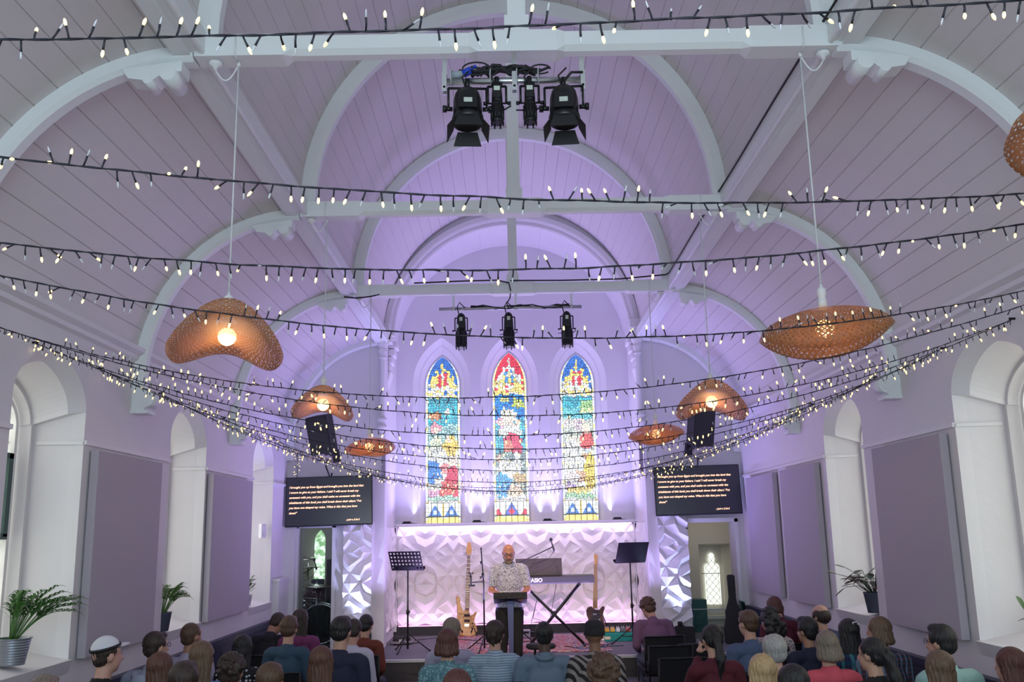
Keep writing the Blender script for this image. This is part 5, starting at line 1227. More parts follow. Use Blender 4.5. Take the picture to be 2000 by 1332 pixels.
def cloth(name, col, kind='plain', c2=(.8, .8, .8), c3=None, sc_=30):
    if name in MT: return MT[name]
    m, nt, b = nodes(name, col, .85); tc = nt.nodes.new('ShaderNodeTexCoord'); L = nt.links.new
    n = nt.nodes.new('ShaderNodeTexNoise'); n.inputs['Scale'].default_value = 9 if kind == 'plain' else 60; bp = nt.nodes.new('ShaderNodeBump'); bp.inputs['Strength'].default_value = .4; bp.inputs['Distance'].default_value = .012
    L(tc.outputs['Object'], n.inputs['Vector']); L(n.outputs['Fac'], bp.inputs['Height']); L(bp.outputs['Normal'], b.inputs['Normal'])
    mx = nt.nodes.new('ShaderNodeMix'); mx.data_type = 'RGBA'; mx.inputs['A'].default_value = (*col, 1); mx.inputs['B'].default_value = (*c2, 1)
    cr = nt.nodes.new('ShaderNodeValToRGB'); cr.color_ramp.interpolation = 'CONSTANT'
    if kind == 'plain':
        mx.inputs['A'].default_value = (*[c*.88 for c in col], 1); mx.inputs['B'].default_value = (*[min(1, c*1.12) for c in col], 1); L(n.outputs['Fac'], mx.inputs['Factor'])
    elif kind == 'floral':
        v = nt.nodes.new('ShaderNodeTexVoronoi'); v.inputs['Scale'].default_value = sc_; v.feature = 'F1'; L(tc.outputs['Object'], v.inputs['Vector'])
        n2 = nt.nodes.new('ShaderNodeTexNoise'); n2.inputs['Scale'].default_value = sc_*1.4; n2.inputs['Detail'].default_value = 1; L(tc.outputs['Object'], n2.inputs['Vector'])
        cr.color_ramp.elements[0].color = (0, 0, 0, 1); cr.color_ramp.elements[1].position = .55; cr.color_ramp.elements[1].color = (1, 1, 1, 1); L(n2.outputs['Fac'], cr.inputs['Fac']); L(cr.outputs['Color'], mx.inputs['Factor'])
    elif kind == 'dots':
        v = nt.nodes.new('ShaderNodeTexVoronoi'); v.inputs['Scale'].default_value = sc_; v.inputs['Randomness'].default_value = .5; L(tc.outputs['Object'], v.inputs['Vector'])
        cr.color_ramp.elements[0].color = (1, 1, 1, 1); cr.color_ramp.elements[1].position = .28; cr.color_ramp.elements[1].color = (0, 0, 0, 1); L(v.outputs['Distance'], cr.inputs['Fac']); L(cr.outputs['Color'], mx.inputs['Factor'])
    elif kind in ('zebra', 'knit', 'plaid'):
        wv = nt.nodes.new('ShaderNodeTexWave'); wv.inputs['Scale'].default_value = sc_; wv.bands_direction = 'DIAGONAL' if kind == 'zebra' else 'Z'; wv.inputs['Distortion'].default_value = 5 if kind == 'zebra' else .6; wv.inputs['Detail'].default_value = 1
        wv.inputs['Detail Scale'].default_value = .8; L(tc.outputs['Object'], wv.inputs['Vector'])
        cr.color_ramp.elements[0].color = (0, 0, 0, 1); cr.color_ramp.elements[1].position = .5 if kind != 'knit' else .78; cr.color_ramp.elements[1].color = (1, 1, 1, 1); L(wv.outputs['Fac'], cr.inputs['Fac']); L(cr.outputs['Color'], mx.inputs['Factor'])
        if kind == 'plaid':
            w2 = nt.nodes.new('ShaderNodeTexWave'); w2.inputs['Scale'].default_value = sc_*.8; w2.bands_direction = 'X'; L(tc.outputs['Object'], w2.inputs['Vector']); c4 = nt.nodes.new('ShaderNodeValToRGB'); c4.color_ramp.interpolation = 'CONSTANT'
            c4.color_ramp.elements[1].position = .75; c4.color_ramp.elements[0].color = (0, 0, 0, 1); L(w2.outputs['Fac'], c4.inputs['Fac'])
            m3 = nt.nodes.new('ShaderNodeMix'); m3.data_type = 'RGBA'; m3.inputs['B'].default_value = (*(c3 or c2), 1); L(mx.outputs['Result'], m3.inputs['A']); L(c4.outputs['Color'], m3.inputs['Factor']); mx = m3
    L(mx.outputs['Result'], b.inputs['Base Color']); return m
def hairmat(name, col, hi=None):
    if name in MT: return MT[name]
    m, nt, b = nodes(name, col, .5); tc = nt.nodes.new('ShaderNodeTexCoord'); mp = nt.nodes.new('ShaderNodeMapping'); mp.inputs['Scale'].default_value = (90, 90, 7)
    n = nt.nodes.new('ShaderNodeTexNoise'); n.inputs['Scale'].default_value = 1; n.inputs['Detail'].default_value = 3; mx = nt.nodes.new('ShaderNodeMix'); mx.data_type = 'RGBA'
    hi = hi or [min(1, c*1.9+.01) for c in col]; mx.inputs['A'].default_value = (*[c*.55 for c in col], 1); mx.inputs['B'].default_value = (*hi, 1)
    L = nt.links.new; L(tc.outputs['Object'], mp.inputs['Vector']); L(mp.outputs['Vector'], n.inputs['Vector']); L(n.outputs['Fac'], mx.inputs['Factor']); L(mx.outputs['Result'], b.inputs['Base Color'])
    bp = nt.nodes.new('ShaderNodeBump'); bp.inputs['Strength'].default_value = 1.; bp.inputs['Distance'].default_value = .010; L(n.outputs['Fac'], bp.inputs['Height']); L(bp.outputs['Normal'], b.inputs['Normal']); return m
SKIN = {'fair': mat('skin_fair', (.56, .32, .23), .55), 'tan': mat('skin_tan', (.42, .22, .14), .55), 'dark': mat('skin_dark', (.085, .045, .03), .5), 'pink': mat('skin_pink', (.60, .34, .26), .5), 'brown': mat('skin_brown', (.25, .13, .08), .5)}
def rotm(ax, d): return Matrix.Rotation(R(d), 4, ax)
def head_prims(hc, Hm, wd=1., fine=False, fat=1.):
    """skull, jaw, nose, ears round head centre hc with head rotation Hm; faces +Y"""
    f = lambda x, y, z: tuple(Vector(hc)+(Hm@Vector((x*wd, y, z))))
    P_ = [('e', f(0, -.012, .025), (.074*wd, .092, .092), Hm, 'head'), ('e', f(0, .022, -.035), (.058*wd*fat, .066, .075), Hm, 'head'), ('e', f(0, .045, -.085), (.032*wd*fat, .030, .026), Hm, 'head'),
          ('e', f(0, .045, .03), (.060*wd, .036, .040), Hm, 'head'), ('c', f(0, .082, .012), f(0, .099, -.030), .009, .014, 'head'),
          ('e', f(-.075, -.008, -.008), (.010, .020, .030), Hm, 'head'), ('e', f(.075, -.008, -.008), (.010, .020, .030), Hm, 'head')]
    if fine:
        P_ += [('e', f(-.013, .086, -.032), (.009, .009, .008), Hm, 'head'), ('e', f(.013, .086, -.032), (.009, .009, .008), Hm, 'head'), ('c', f(-.045, .068, .032), f(-.015, .082, .030), .010, .010, 'head'), ('c', f(.045, .068, .032), f(.015, .082, .030), .010, .010, 'head'),
               ('e', f(0, .078, -.062), (.024, .010, .008), Hm, 'head'), ('e', f(-.036, .058, -.018), (.022, .022, .022), Hm, 'head'), ('e', f(.036, .058, -.018), (.022, .022, .022), Hm, 'head')]
    return P_
def hair_mesh(style, hc, Hm, wd, rg_, neckz):
    f = lambda x, y, z: tuple(Vector(hc)+(Hm@Vector((x*wd, y, z))))
    E = lambda x, y, z, a, b, c: ('e', f(x, y, z), (a*wd, b, c), Hm, 'h'); P_ = []
    down = lambda x, y, z, dz, r0, r1: ('c', f(x, y, z), tuple(Vector(f(x, y, z))+Vector((x*.15, -.02, dz))), r0, r1, 'h')
    if style == 'short': P_ = [E(0, -.022, .038, .084, .094, .090), E(0, -.055, -.015, .070, .050, .060), E(0, .045, .088, .055, .035, .024)]
    elif style == 'buzz': P_ = [E(0, -.020, .032, .0785, .092, .0915), E(0, -.05, -.02, .066, .048, .055)]
    elif style == 'bald': P_ = [E(0, -.045, .008, .0775, .072, .078), E(-.046, -.012, .015, .036, .066, .058), E(.046, -.012, .015, .036, .066, .058)]
    elif style == 'top': P_ = [E(0, -.02, .042, .085, .096, .096), E(0, -.055, -.01, .074, .052, .065), E(0, .03, .105, .062, .05, .030)]
    elif style in ('curly', 'curlylong'):
        P_ = [E(0, -.022, .040, .090, .098, .095), E(0, -.055, -.02, .080, .055, .065)]
        for k in range(70):
            th = rg_.uniform(0, 2*PI); ph = rg_.uniform(-.35, 1.5)
            x, y, z = .090*math.cos(ph)*math.cos(th), -.025+.100*math.cos(ph)*math.sin(th), .038+.098*math.sin(ph)
            if y > .05 and z < .06: continue
            P_.append(E(x, y, z, .019, .019, .017))
        if style == 'curlylong':
            for k in range(90):
                z = rg_.uniform(-.36, 0); x = rg_.uniform(-.12, .12); P_.append(E(x, -.075+rg_.uniform(-.05, .02), z, .032, .030, .040))
    elif style in ('bob', 'long', 'longer', 'wavy'):
        P_ = [E(0, -.024, .034, .080, .096, .090), E(0, -.052, -.03, .076, .055, .080)]
        dz = {'bob': -.10, 'long': -.26, 'longer': -.36, 'wavy': -.30}[style]
        n = 9
        for k in range(n):
            x = -.058+.116*k/(n-1); yb = -.082+.050*(abs(x)/.058)**2
            r1 = .030 if style == 'bob' else .020; P_.append(('c', f(x, yb, .02), tuple(Vector(f(x*1.12, yb, .02))+Vector((x*.25+rg_.uniform(-.008, .008), -.025, dz*(1-.10*abs(k-4)/4)+(rg_.uniform(-.02, .02) if dz < -.2 else 0)))), .028, r1*.9, 'h'))
        for s in (-1, 1): P_.append(('c', f(s*.066, -.010, .02), tuple(Vector(f(s*.070, -.016, .0))+Vector((s*.006, -.03, max(dz, -.15)*.9))), .022, .014, 'h'))
    elif style == 'ponytail':
        P_ = [E(0, -.024, .036, .083, .095, .090), E(0, -.06, -.01, .070, .050, .060), E(0, -.12, .02, .032, .032, .034), ('c', f(0, -.125, .01), tuple(Vector(f(0, -.15, 0))+Vector((.01, -.02, -.16))), .036, .038, 'h'), ('c', tuple(Vector(f(0, -.15, 0))+Vector((.01, -.02, -.16))), tuple(Vector(f(0, -.15, 0))+Vector((.0, .0, -.32))), .038, .014, 'h')]
    elif style == 'bun':
        P_ = [E(0, -.024, .036, .086, .097, .092), E(0, -.055, -.02, .075, .052, .062), E(0, -.115, .0, .040, .032, .040), ('c', f(.0, -.12, -.02), f(0.01, -.12, -.09), .020, .012, 'h')]
    me = prims_to_mesh(P_, .0075 if style in ('curly', 'curlylong') else .010, 2 if 'curly' not in style else 1)
    n_ = len(me.vertices); co = np.empty(n_*3); me.vertices.foreach_get('co', co); co = co.reshape(-1, 3); no = np.array([tuple(v.normal) for v in me.vertices])
    if 'curly' not in style:
        rel = co-np.array(hc); ang = np.arctan2(rel[:, 0], -rel[:, 1]-.0)
        amp = .0028 if style in ('short', 'buzz', 'top', 'bald') else .0045
        d = amp*(np.sin(ang*23+3*np.sin(rel[:, 2]*20))+.6*np.sin(ang*41+1.3))*(np.clip((.12-rel[:, 2])/.1, 0, 1))
        if style == 'wavy': d += .012*np.sin(rel[:, 2]*55+ang*4)*(rel[:, 2] < -.02)
        co += no*d[:, None]
    me.vertices.foreach_set('co', co.ravel()); me.update(); return me
PN = [0]
def seated(x, y, sc=1., lean=6, yaw=0, hp=0, hy=0, hr=0, style='short', hair=None, skin='fair', top=None, sleeve='short', legm=None, wd=1., label='', extra=None, chair=True, arm='lap', zrow=0., short='', hscale=1.):
    PN[0] += 1; rg_ = random.Random(PN[0]*13)
    r = empty('person', (x, y, zrow), R(yaw), label, 'person', 'congregation seated in rows')
    Lm = Matrix.Translation((0, 0, .50)) @ rotm('X', -lean) @ Matrix.Translation((0, 0, -.50))
    u = lambda a, b, c: tuple((Lm@Vector((a, b, c))))
    sh = .175*wd; P_ = [('e', (0, -.01, .545), (.165*wd, .125, .105), None, 'hip'), ('e', u(0, -.005, .66), (.145*wd, .110, .12), Lm.to_3x3().to_4x4(), 'torso'), ('e', u(0, -.01, .84), (.158*wd, .112, .155), Lm.to_3x3().to_4x4(), 'torso'),
        ('c', u(-sh*.86, -.02, .985), u(sh*.86, -.02, .985), .058, .058, 'torso'), ('c', u(0, -.03, .98), u(0, -.012, 1.045), .085, .060, 'torso'), ('c', u(0, -.015, 1.02), u(0, .0, 1.13), .055, .052, 'neck')]
    hb = Vector(u(0, -.005, 1.10)); Hm = Lm.to_3x3().to_4x4().inverted() if False else (rotm('Z', hy) @ rotm('X', -hp) @ rotm('Y', hr)); hc = hb+(Hm@Vector((0, .022, .115*hscale)))
    P_ += head_prims(hc, Hm, 1.*hscale)
    for s in (-1, 1):
        S_ = u(s*sh, -.02, .975)
        if arm == 'face' and s == -1: El, Wr, Ha = (s*.20, .20, .80), (s*.10, .20, 1.04), (s*.085, .16, 1.12)
        elif arm == 'knees': El, Wr, Ha = u(s*(sh+.05), .03, .74), (s*.16, .40, .62), (s*.10, .46, .60)
        else: El, Wr, Ha = u(s*(sh+.045), .0, .73), (s*.15, .20, .645), (s*.09, .27, .635)
        P_ += [('c', S_, El, .052*wd**.5, .043, 'uarm'), ('c', El, Wr, .042, .028, 'farm'), ('e', Ha, (.034, .045, .022), None, 'hand')]
        h_ = Vector(Ha)
        for k in range(4):
            dx = (-.024+.016*k); a0 = h_+Vector((dx, .03, 0)); d = Vector((0, 1, -.25)) if arm != 'face' else Vector((0, -.15, 1))
            if arm == 'face' and s == -1: a0 = h_+Vector((0, dx, .03))
            P_.append(('c', tuple(a0), tuple(a0+d*(.04+.006*(k in (1, 2)))), .0085, .007, 'hand'))
        P_.append(('c', tuple(h_+Vector((-s*.025, 0, .0))), tuple(h_+Vector((-s*.045, .035, .008))), .010, .008, 'hand'))
        P_ += [('c', (s*.085, .0, .53), (s*.12, .42, .52), .088, .062, 'leg'), ('c', (s*.12, .42, .52), (s*.125, .36, .10), .058, .038, 'leg'), ('c', (s*.125, .34, .055), (s*.13, .50, .035), .045, .034, 'foot'), ('e', (s*.125, .33, .06), (.042, .05, .06), None, 'foot')]
    P_ = [((p[0], tuple(c*sc for c in p[1]), tuple(c*sc for c in p[2]), p[3]*sc, p[4]*sc, p[5]) if p[0] == 'c' else (p[0], tuple(c*sc for c in p[1]), tuple(c*sc for c in p[2]), p[3], p[4])) for p in P_]
    hc = hc*sc
    me = prims_to_mesh(P_, .0125, 2); me.materials.clear(); me.materials.append(SKIN[skin]); me.name = 'body'
    bo = bpy.data.objects.new('body', me); COL.objects.link(bo); bo.parent = r
    V = np.empty(len(me.vertices)*3); me.vertices.foreach_get('co', V); V = V.reshape(-1, 3); T, names = classify(V, P_)
    def faces(tags, test=None):
        ok = np.isin(T, [names.index(t) for t in tags if t in names])
        if test is not None: ok &= test(V)
        return [all(ok[i] for i in p.vertices) for p in me.polygons]
    tags = ['torso', 'uarm']+(['farm'] if sleeve == 'long' else [])
    shell('shirt', me, faces(tags, None), .011, top, r, .007, PN[0])
    shell('trousers', me, faces(['hip', 'leg']), .009, legm or cloth('denim_dark', (.03, .035, .055)), r, .005, PN[0])
    shell('shoes', me, faces(['foot']), .006, MBLACK, r)
    if style != 'none':
        hm = hair_mesh(style, hc, Hm, 1.03*sc*hscale, rg_, 0); hm.materials.clear(); hm.materials.append(hair); o = bpy.data.objects.new('hair', hm); COL.objects.link(o); o.parent = r
    if extra: extra(r, hc, Hm, sc)
    if chair: make_chair_for(x, y, yaw, short, zrow)
    return r
CH = [None]
def chair_proto(x, y, yaw, z, label):
    r = empty('stacking_chair', (x, y, z), R(yaw), label, 'chair', 'black chairs of the congregation')
    mb = MB(); mb.box((-.23, -.20, .415), (.23, .24, .455)); mb.build('seat', [MT['chair_cloth']], r, bevel=.018)
    mb = MB(); mb.prism([(-.225, .56), (.225, .56), (.235, .84), (-.235, .84)], -.245, -.21, lambda u, v, d: (u, d-(v-.5)*.10, v)); mb.build('backrest', [MT['chair_cloth']], r, bevel=.014)
    mb = MB()
    for s in (-1, 1): mb.tube([(s*.22, .21, .41), (s*.22, -.19, .41), (s*.235, -.235, .50), (s*.245, -.295, .845)], .011, 8)
    mb.tube([(-.245, -.29, .845), (.245, -.29, .845)], .009, 8); mb.tube([(-.22, .21, .41), (.22, .21, .41)], .011, 8); mb.tube([(-.22, -.19, .41), (.22, -.19, .41)], .011, 8); mb.build('frame', [BLACK], r)
    for s in (-1, 1):
        for yy in (.20, -.20):
            mb = MB(); mb.tube([(s*.22, yy, .41), (s*.23, yy*1.1, .0)], .011, 8); mb.build('leg', [BLACK], r)
    return r
def make_chair_for(x, y, yaw, short, z=0.):
    lab = 'black chair under the '+' '.join(short.split()[:12])
    if CH[0] is None: CH[0] = chair_proto(x, y, yaw, z, lab); return CH[0]
    c = copy_tree(CH[0]); c.location = (x, y, z); c.rotation_euler = (0, 0, R(yaw)); c['label'] = lab; return c
mat('chair_cloth', (.012, .012, .016), .9, bump=.3, bscale=200)
H_ = {'dbrown': hairmat('hair_dark_brown', (.028, .016, .011)), 'black': hairmat('hair_black', (.008, .007, .008)), 'brown': hairmat('hair_brown', (.075, .038, .020)), 'auburn': hairmat('hair_auburn', (.085, .034, .020)),
      'light': hairmat('hair_light_brown', (.12, .072, .042)), 'blonde': hairmat('hair_blonde', (.45, .27, .11), (.75, .55, .30)), 'grey': hairmat('hair_grey', (.30, .29, .28), (.62, .60, .58)), 'gbrown': hairmat('hair_grey_brown', (.15, .115, .085), (.36, .29, .23)), 'red': hairmat('hair_red_brown', (.080, .026, .018))}
def head_at(px, top_px, seat_top=1.335, sc=1.):
    """ground position of a sitter whose crown shows at (px, top_px)"""
    z = seat_top*sc; a = at(px, top_px, 'z', z); return float(a[0]), float(a[1])
def cap_extra(r, hc, Hm, sc):
    mb = MB(); M_ = Matrix.Translation(hc) @ Hm @ Matrix.Translation((0, -.018, .045)) @ rotm('X', 12)
    mb.lathe([(.092*math.cos(t), .098*math.sin(t)*.95) for t in np.linspace(0, PI/2*.99, 10)], 28, 0, M_ @ Matrix.Diagonal((.98, 1.10, 1, 1)))
    o = mb.build('cap', [mat('white_cap', (.72, .73, .80), .7)], r)
    mb = MB(); M2 = M_
    vs = []; 
    for k in range(13):
        a = PI*(.12+.76*k/12); vs.append(M2@Vector((.09*math.cos(a), .10*math.sin(a), .004))); vs.append(M2@Vector((.095*math.cos(a), .10*math.sin(a)+.075*math.sin(a)**.6, -.006+.012*abs(math.cos(a)))))
    top_ = vs; bot = [v-(Hm@Vector((0, 0, .005))) for v in vs]
    mb.add(top_+bot, [(2*i, 2*i+1, 2*i+3, 2*i+2) for i in range(12)]+[(26+2*i, 26+2*i+2, 26+2*i+3, 26+2*i+1) for i in range(12)]+[(2*i+1, 27+2*i, 29+2*i, 2*i+3) for i in range(12)], 0, True); mb.build('peak', [MT['white_cap']], o)
    mb = MB(); mb.tube([M_@Vector((.093*math.cos(a)*1.0, .104*math.sin(a), .012)) for a in np.linspace(0, 2*PI, 30)], .006, 5, flat=2.); mb.build('sunglasses', [MBLACK], o)
def beanie_extra(r, hc, Hm, sc):
    mb = MB(); M_ = Matrix.Translation(hc) @ Hm @ Matrix.Translation((0, -.022, .02)); mb.lathe([(.088, -.02), (.093, -.015), (.093, .02), (.090, .025), (.088, .06), (.074, .09), (.045, .108), (.001, .112)], 28, 0, M_ @ Matrix.Diagonal((1, 1.12, 1, 1))); mb.build('beanie', [cloth('beanie_black', (.012, .011, .014), 'knit', (.03, .028, .03), sc_=40)], r)
def glasses_extra(r, hc, Hm, sc):
    mb = MB(); M_ = Matrix.Translation(hc) @ Hm
    for s in (-1, 1):
        mb.tube([M_@Vector((s*.034+.022*math.cos(a), .094, .012+.018*math.sin(a))) for a in np.linspace(0, 2*PI, 15)], .0022, 5); mb.tube([M_@Vector((s*.056, .092, .016)), M_@Vector((s*.079, .02, .012)), M_@Vector((s*.078, -.02, .0))], .0022, 5)
    mb.tube([M_@Vector((-.013, .097, .016)), M_@Vector((.013, .097, .016))], .0022, 5); mb.build('glasses', [BLACK], r)
def collar_extra(col):
    def f(r, hc, Hm, sc):
        mb = MB(); c = Vector((0, .0, 1.045*sc)); mb.tube([(.068*math.cos(a), -.012+.072*math.sin(a), 1.045*sc+.012*math.sin(a)) for a in np.linspace(0, 2*PI, 22)], .017, 7, flat=1.3); mb.build('collar', [col], r)
    return f
def hood_extra(col):
    def f(r, hc, Hm, sc):
        mb = MB(); mb.tube([(.095*math.cos(a), -.03+.075*math.sin(a), 1.03*sc-.03*max(0, -math.sin(a))) for a in np.linspace(PI*.95, PI*2.05, 16)], [.012]+[.032]*14+[.012], 9); mb.ell((0, -.135, .965*sc), (.085, .045, .075), 12); mb.build('hood', [col], r)
    return f
def clip_extra(r, hc, Hm, sc):
    mb = MB(); M_ = Matrix.Translation(hc) @ Hm @ Matrix.Translation((.02, -.10, .085)) @ rotm('X', 40); mb.tube([M_@Vector((.03*math.cos(a), 0.006*math.sin(3*a), .014*math.sin(a))) for a in np.linspace(0, 2*PI, 18)], .005, 6); mb.build('hair_clip', [mat('silver_clip', (.8, .8, .85), .2, .6)], r)
C_ = dict(black=cloth('top_black', (.012, .012, .015)), hood=cloth('top_pale_blue_grey', (.36, .40, .52)), lilac=cloth('top_lilac_grey', (.42, .40, .52)), bluefl=cloth('top_blue_floral', (.06, .16, .42), 'floral', (.45, .55, .72), sc_=55),
    dots=cloth('top_black_dots', (.012, .012, .02), 'dots', (.7, .7, .75), sc_=26), teal=cloth('top_dark_teal', (.035, .075, .12)), purple=cloth('top_purple', (.16, .03, .11)), beige=cloth('top_beige', (.45, .36, .33)), navy=cloth('top_navy', (.018, .022, .055)),
    white=cloth('top_white', (.55, .54, .66)), rust=cloth('top_rust', (.16, .035, .02)), lav=cloth('top_lavender', (.40, .38, .52)), tealp=cloth('top_teal_print', (.10, .22, .26), 'floral', (.25, .42, .46), sc_=38), knit=cloth('top_pale_blue_knit', (.38, .48, .60), 'knit', (.16, .22, .32), sc_=15),
    bgrey=cloth('top_blue_grey', (.15, .21, .29)), zebra=cloth('top_zebra', (.022, .018, .02), 'zebra', (.30, .27, .26), sc_=7), plum=cloth('top_plum', (.17, .085, .155)), maroon=cloth('top_maroon', (.10, .012, .025)), slate=cloth('top_slate_blue', (.08, .12, .22)),
    flor=cloth('top_floral_light', (.55, .42, .42), 'floral', (.10, .20, .22), sc_=40), icy=cloth('top_icy_blue', (.40, .44, .54)), coral=cloth('top_coral', (.62, .09, .13)), plaid=cloth('top_plaid', (.03, .035, .07), 'plaid', (.10, .05, .06), (.12, .20, .30), 9), mint=cloth('top_mint', (.36, .58, .55)),
    tealnavy=cloth('top_navy_teal', (.012, .02, .06), 'plaid', (.01, .05, .12), (.05, .2, .25), 5), patt=cloth('top_black_white_print', (.03, .03, .04), 'floral', (.55, .52, .5), sc_=70))
PE = [  # px, crown px, style, hair, top, options, short description
 (85, 1318, 'short', 'gbrown', 'lilac', {}, 'person with greying brown hair, only the crown showing at the bottom left'),
 (204, 1243, 'buzz', 'dbrown', 'black', dict(st=1.44, hy=-38, extra=cap_extra, skin='pink'), 'man in a white cap and black tee'),
 (301, 1232, 'short', 'dbrown', 'hood', dict(st=1.385, hy=-30, extra=lambda *a: (glasses_extra(*a), hood_extra(C_['hood'])(*a)), sleeve='long'), 'man with short dark hair and glasses in a pale blue hoodie'),
 (371, 1215, 'buzz', 'brown', 'lilac', dict(st=1.375, hy=-25, skin='tan'), 'balding man in a lilac grey top by the left wall'),
 (393, 1250, 'long', 'light', 'bluefl', dict(st=1.36, hy=-15), 'woman with long light brown hair in a blue floral top'),
 (312, 1272, 'longer', 'auburn', 'lilac', dict(hy=-8), 'woman with long auburn hair at the lower left, in front of the hoodie'),
 (357, 1294, 'top', 'dbrown', 'black', dict(st=1.36), 'person with dark short hair at the bottom, below the blue floral top'),
 (452, 1281, 'curly', 'dbrown', 'patt', dict(st=1.27), 'person with dark curly hair in a black and white print'),
 (471, 1239, 'long', 'black', 'dots', dict(st=1.27, hp=12), 'woman with black hair in a black dotted dress'),
 (525, 1207, 'buzz', 'dbrown', 'black', dict(hp=38, hy=-30, lean=24, skin='tan'), 'close-cropped man in black bowing forward at left'),
 (563, 1204, 'top', 'brown', 'teal', dict(hp=4), 'man with short brown hair in a dark teal tee'),
 (586, 1188, 'long', 'dbrown', 'purple', dict(hy=-15), 'woman with long dark hair in a purple top'),
 (526, 1293, 'short', 'brown', 'teal', {}, 'person with short brown hair, bottom left of centre'),
 (626, 1260, 'longer', 'auburn', 'beige', dict(hy=-6), 'woman with long auburn hair in a beige top'),
 (664, 1204, 'top', 'black', 'navy', dict(st=1.42, wd=1.05, hy=-10, sleeve='long'), 'man with thick black hair in a navy shirt'),
 (687, 1208, 'short', 'dbrown', 'white', dict(st=1.3, hp=22), 'man with dark hair bowing in a white tee'),
 (712, 1201, 'short', 'black', 'rust', dict(st=1.24, hp=14, sleeve='long', hy=-8), 'man with short black hair in a rust brown shirt'),
 (881, 1206, 'short', 'gbrown', 'lav', dict(hp=8, hy=-10), 'person with short greying hair in a lavender top'),
 (873, 1226, 'bob', 'red', 'tealp', {}, 'woman with a smooth brown bob in a teal print top'),
 (966, 1211, 'bun', 'dbrown', 'knit', dict(hy=-15, skin='fair', wd=1.05, sleeve='long'), 'person with pinned up brown hair in a pale blue knit'),
 (1062, 1213, 'buzz', 'black', 'bgrey', dict(skin='dark', wd=1.15, sleeve='long', extra=collar_extra(C_['bgrey'])), 'broad man with cropped black hair in a blue grey shirt'),
 (1160, 1212, 'none', 'black', 'zebra', dict(skin='brown', extra=beanie_extra, sleeve='long', wd=1.05), 'person in a black beanie and zebra striped jumper'),
 (1178, 1281, 'curly', 'brown', 'lilac', {}, 'person with curly brown hair, bottom right of centre'),
 (893, 1306, 'short', 'red', 'beige', {}, 'person with red brown hair, bottom centre'),
 (1277, 1182, 'curly', 'brown', 'plum', dict(lean=28, hp=30, hy=25, arm='knees', sleeve='long', legm=cloth('grey_jeans', (.10, .12, .17)), wd=1.1, nocrown=1), 'curly haired man in a plum shirt leaning forward on his knees'),
 (1393, 1219, 'ponytail', 'black', 'maroon', dict(arm='face', sleeve='long', hp=8), 'woman with a dark ponytail in a maroon top, hand to her face'),
 (1463, 1190, 'short', 'brown', 'slate', dict(st=1.37, hy=25), 'man with brown hair in a slate blue tee'),
 (1503, 1190, 'curlylong', 'black', 'flor', dict(st=1.27, hy=20), 'woman with long curly black hair in a floral top'),
 (1523, 1172, 'long', 'red', 'maroon', dict(st=1.36, hp=26, hy=10, lean=16), 'auburn haired woman in maroon bowing near the right wall'),
 (1513, 1240, 'short', 'grey', 'icy', dict(hscale=1.05), 'grey haired person in an icy blue top'),
 (1489, 1275, 'long', 'blonde', 'icy', {}, 'woman with long blonde hair'),
 (1549, 1295, 'bob', 'black', 'black', dict(hy=20), 'person with black hair at the bottom, right of the blonde woman'),
 (1578, 1207, 'top', 'black', 'navy', dict(st=1.29, hy=30, skin='tan'), 'man with black hair in a navy shirt'),
 (1604, 1180, 'bald', 'dbrown', 'slate', dict(st=1.33, hy=30), 'man with receding brown hair seated below the far right niche'),
 (1615, 1230, 'bob', 'gbrown', 'coral', dict(sleeve='long'), 'woman with a greying bob in a coral pink top'),
 (1657, 1207, 'longer', 'black', 'tealnavy', dict(st=1.33, extra=clip_extra, hy=10), 'woman with long black hair held by a silver clip'),
 (1705, 1244, 'ponytail', 'black', 'black', dict(hy=35), 'woman with a wavy black ponytail in a black tee'),
 (1718, 1202, 'bob', 'light', 'plaid', dict(st=1.37, hy=28, sleeve='long'), 'woman with a light brown bob in a dark plaid shirt'),
 (1841, 1220, 'top', 'black', 'mint', dict(st=1.4, hy=32, extra=glasses_extra), 'man with black hair and glasses in a mint tee'),
 (1834, 1268, 'longer', 'light', 'mint', {}, 'woman with long light brown hair, bottom right'),
 (1974, 1262, 'long', 'red', 'black', dict(hy=18), 'woman with auburn hair at the right edge')]
for px, cp, st, hr_, tp_, op, short in PE:
    op = dict(op); nc = op.pop('nocrown', None)
    st_ = op.pop('st', 1.335)
    x, y = head_at(px, cp, st_); lean = op.get('lean', 6)
    if lean > 10: # bowed sitters carry their crown lower and further forward
        zc = st_-.0075*(lean-6); a = at(px, cp, 'z', zc); x, y = float(a[0]), float(a[1])-.011*(lean-6)
    else: y -= .06
    lab = short[0].lower()+short[1:]
    seated(x, y, sc=st_/1.335, style=st, hair=H_[hr_], top=C_[tp_], label=lab, short=short, yaw=(0 if abs(x) < 1.2 else (-6 if x < 0 else 6)), **op)
# three empty chairs in view
for (px, py, lab) in ((1306, 1262, 'empty black chair behind the plum shirted man'), (1330, 1286, 'empty black chair in the row nearer the viewer, left of the maroon top'), (1400, 1316, 'empty black chair at the bottom edge, nearest of the empty chairs'), (1365, 1258, 'empty black chair between the plum shirt and the maroon top')):
    a = at(px, py, 'z', .845); c = copy_tree(CH[0]); c.location = (a[0], a[1]+.29, 0); c.rotation_euler = (0, 0, R(4)); c['label'] = lab
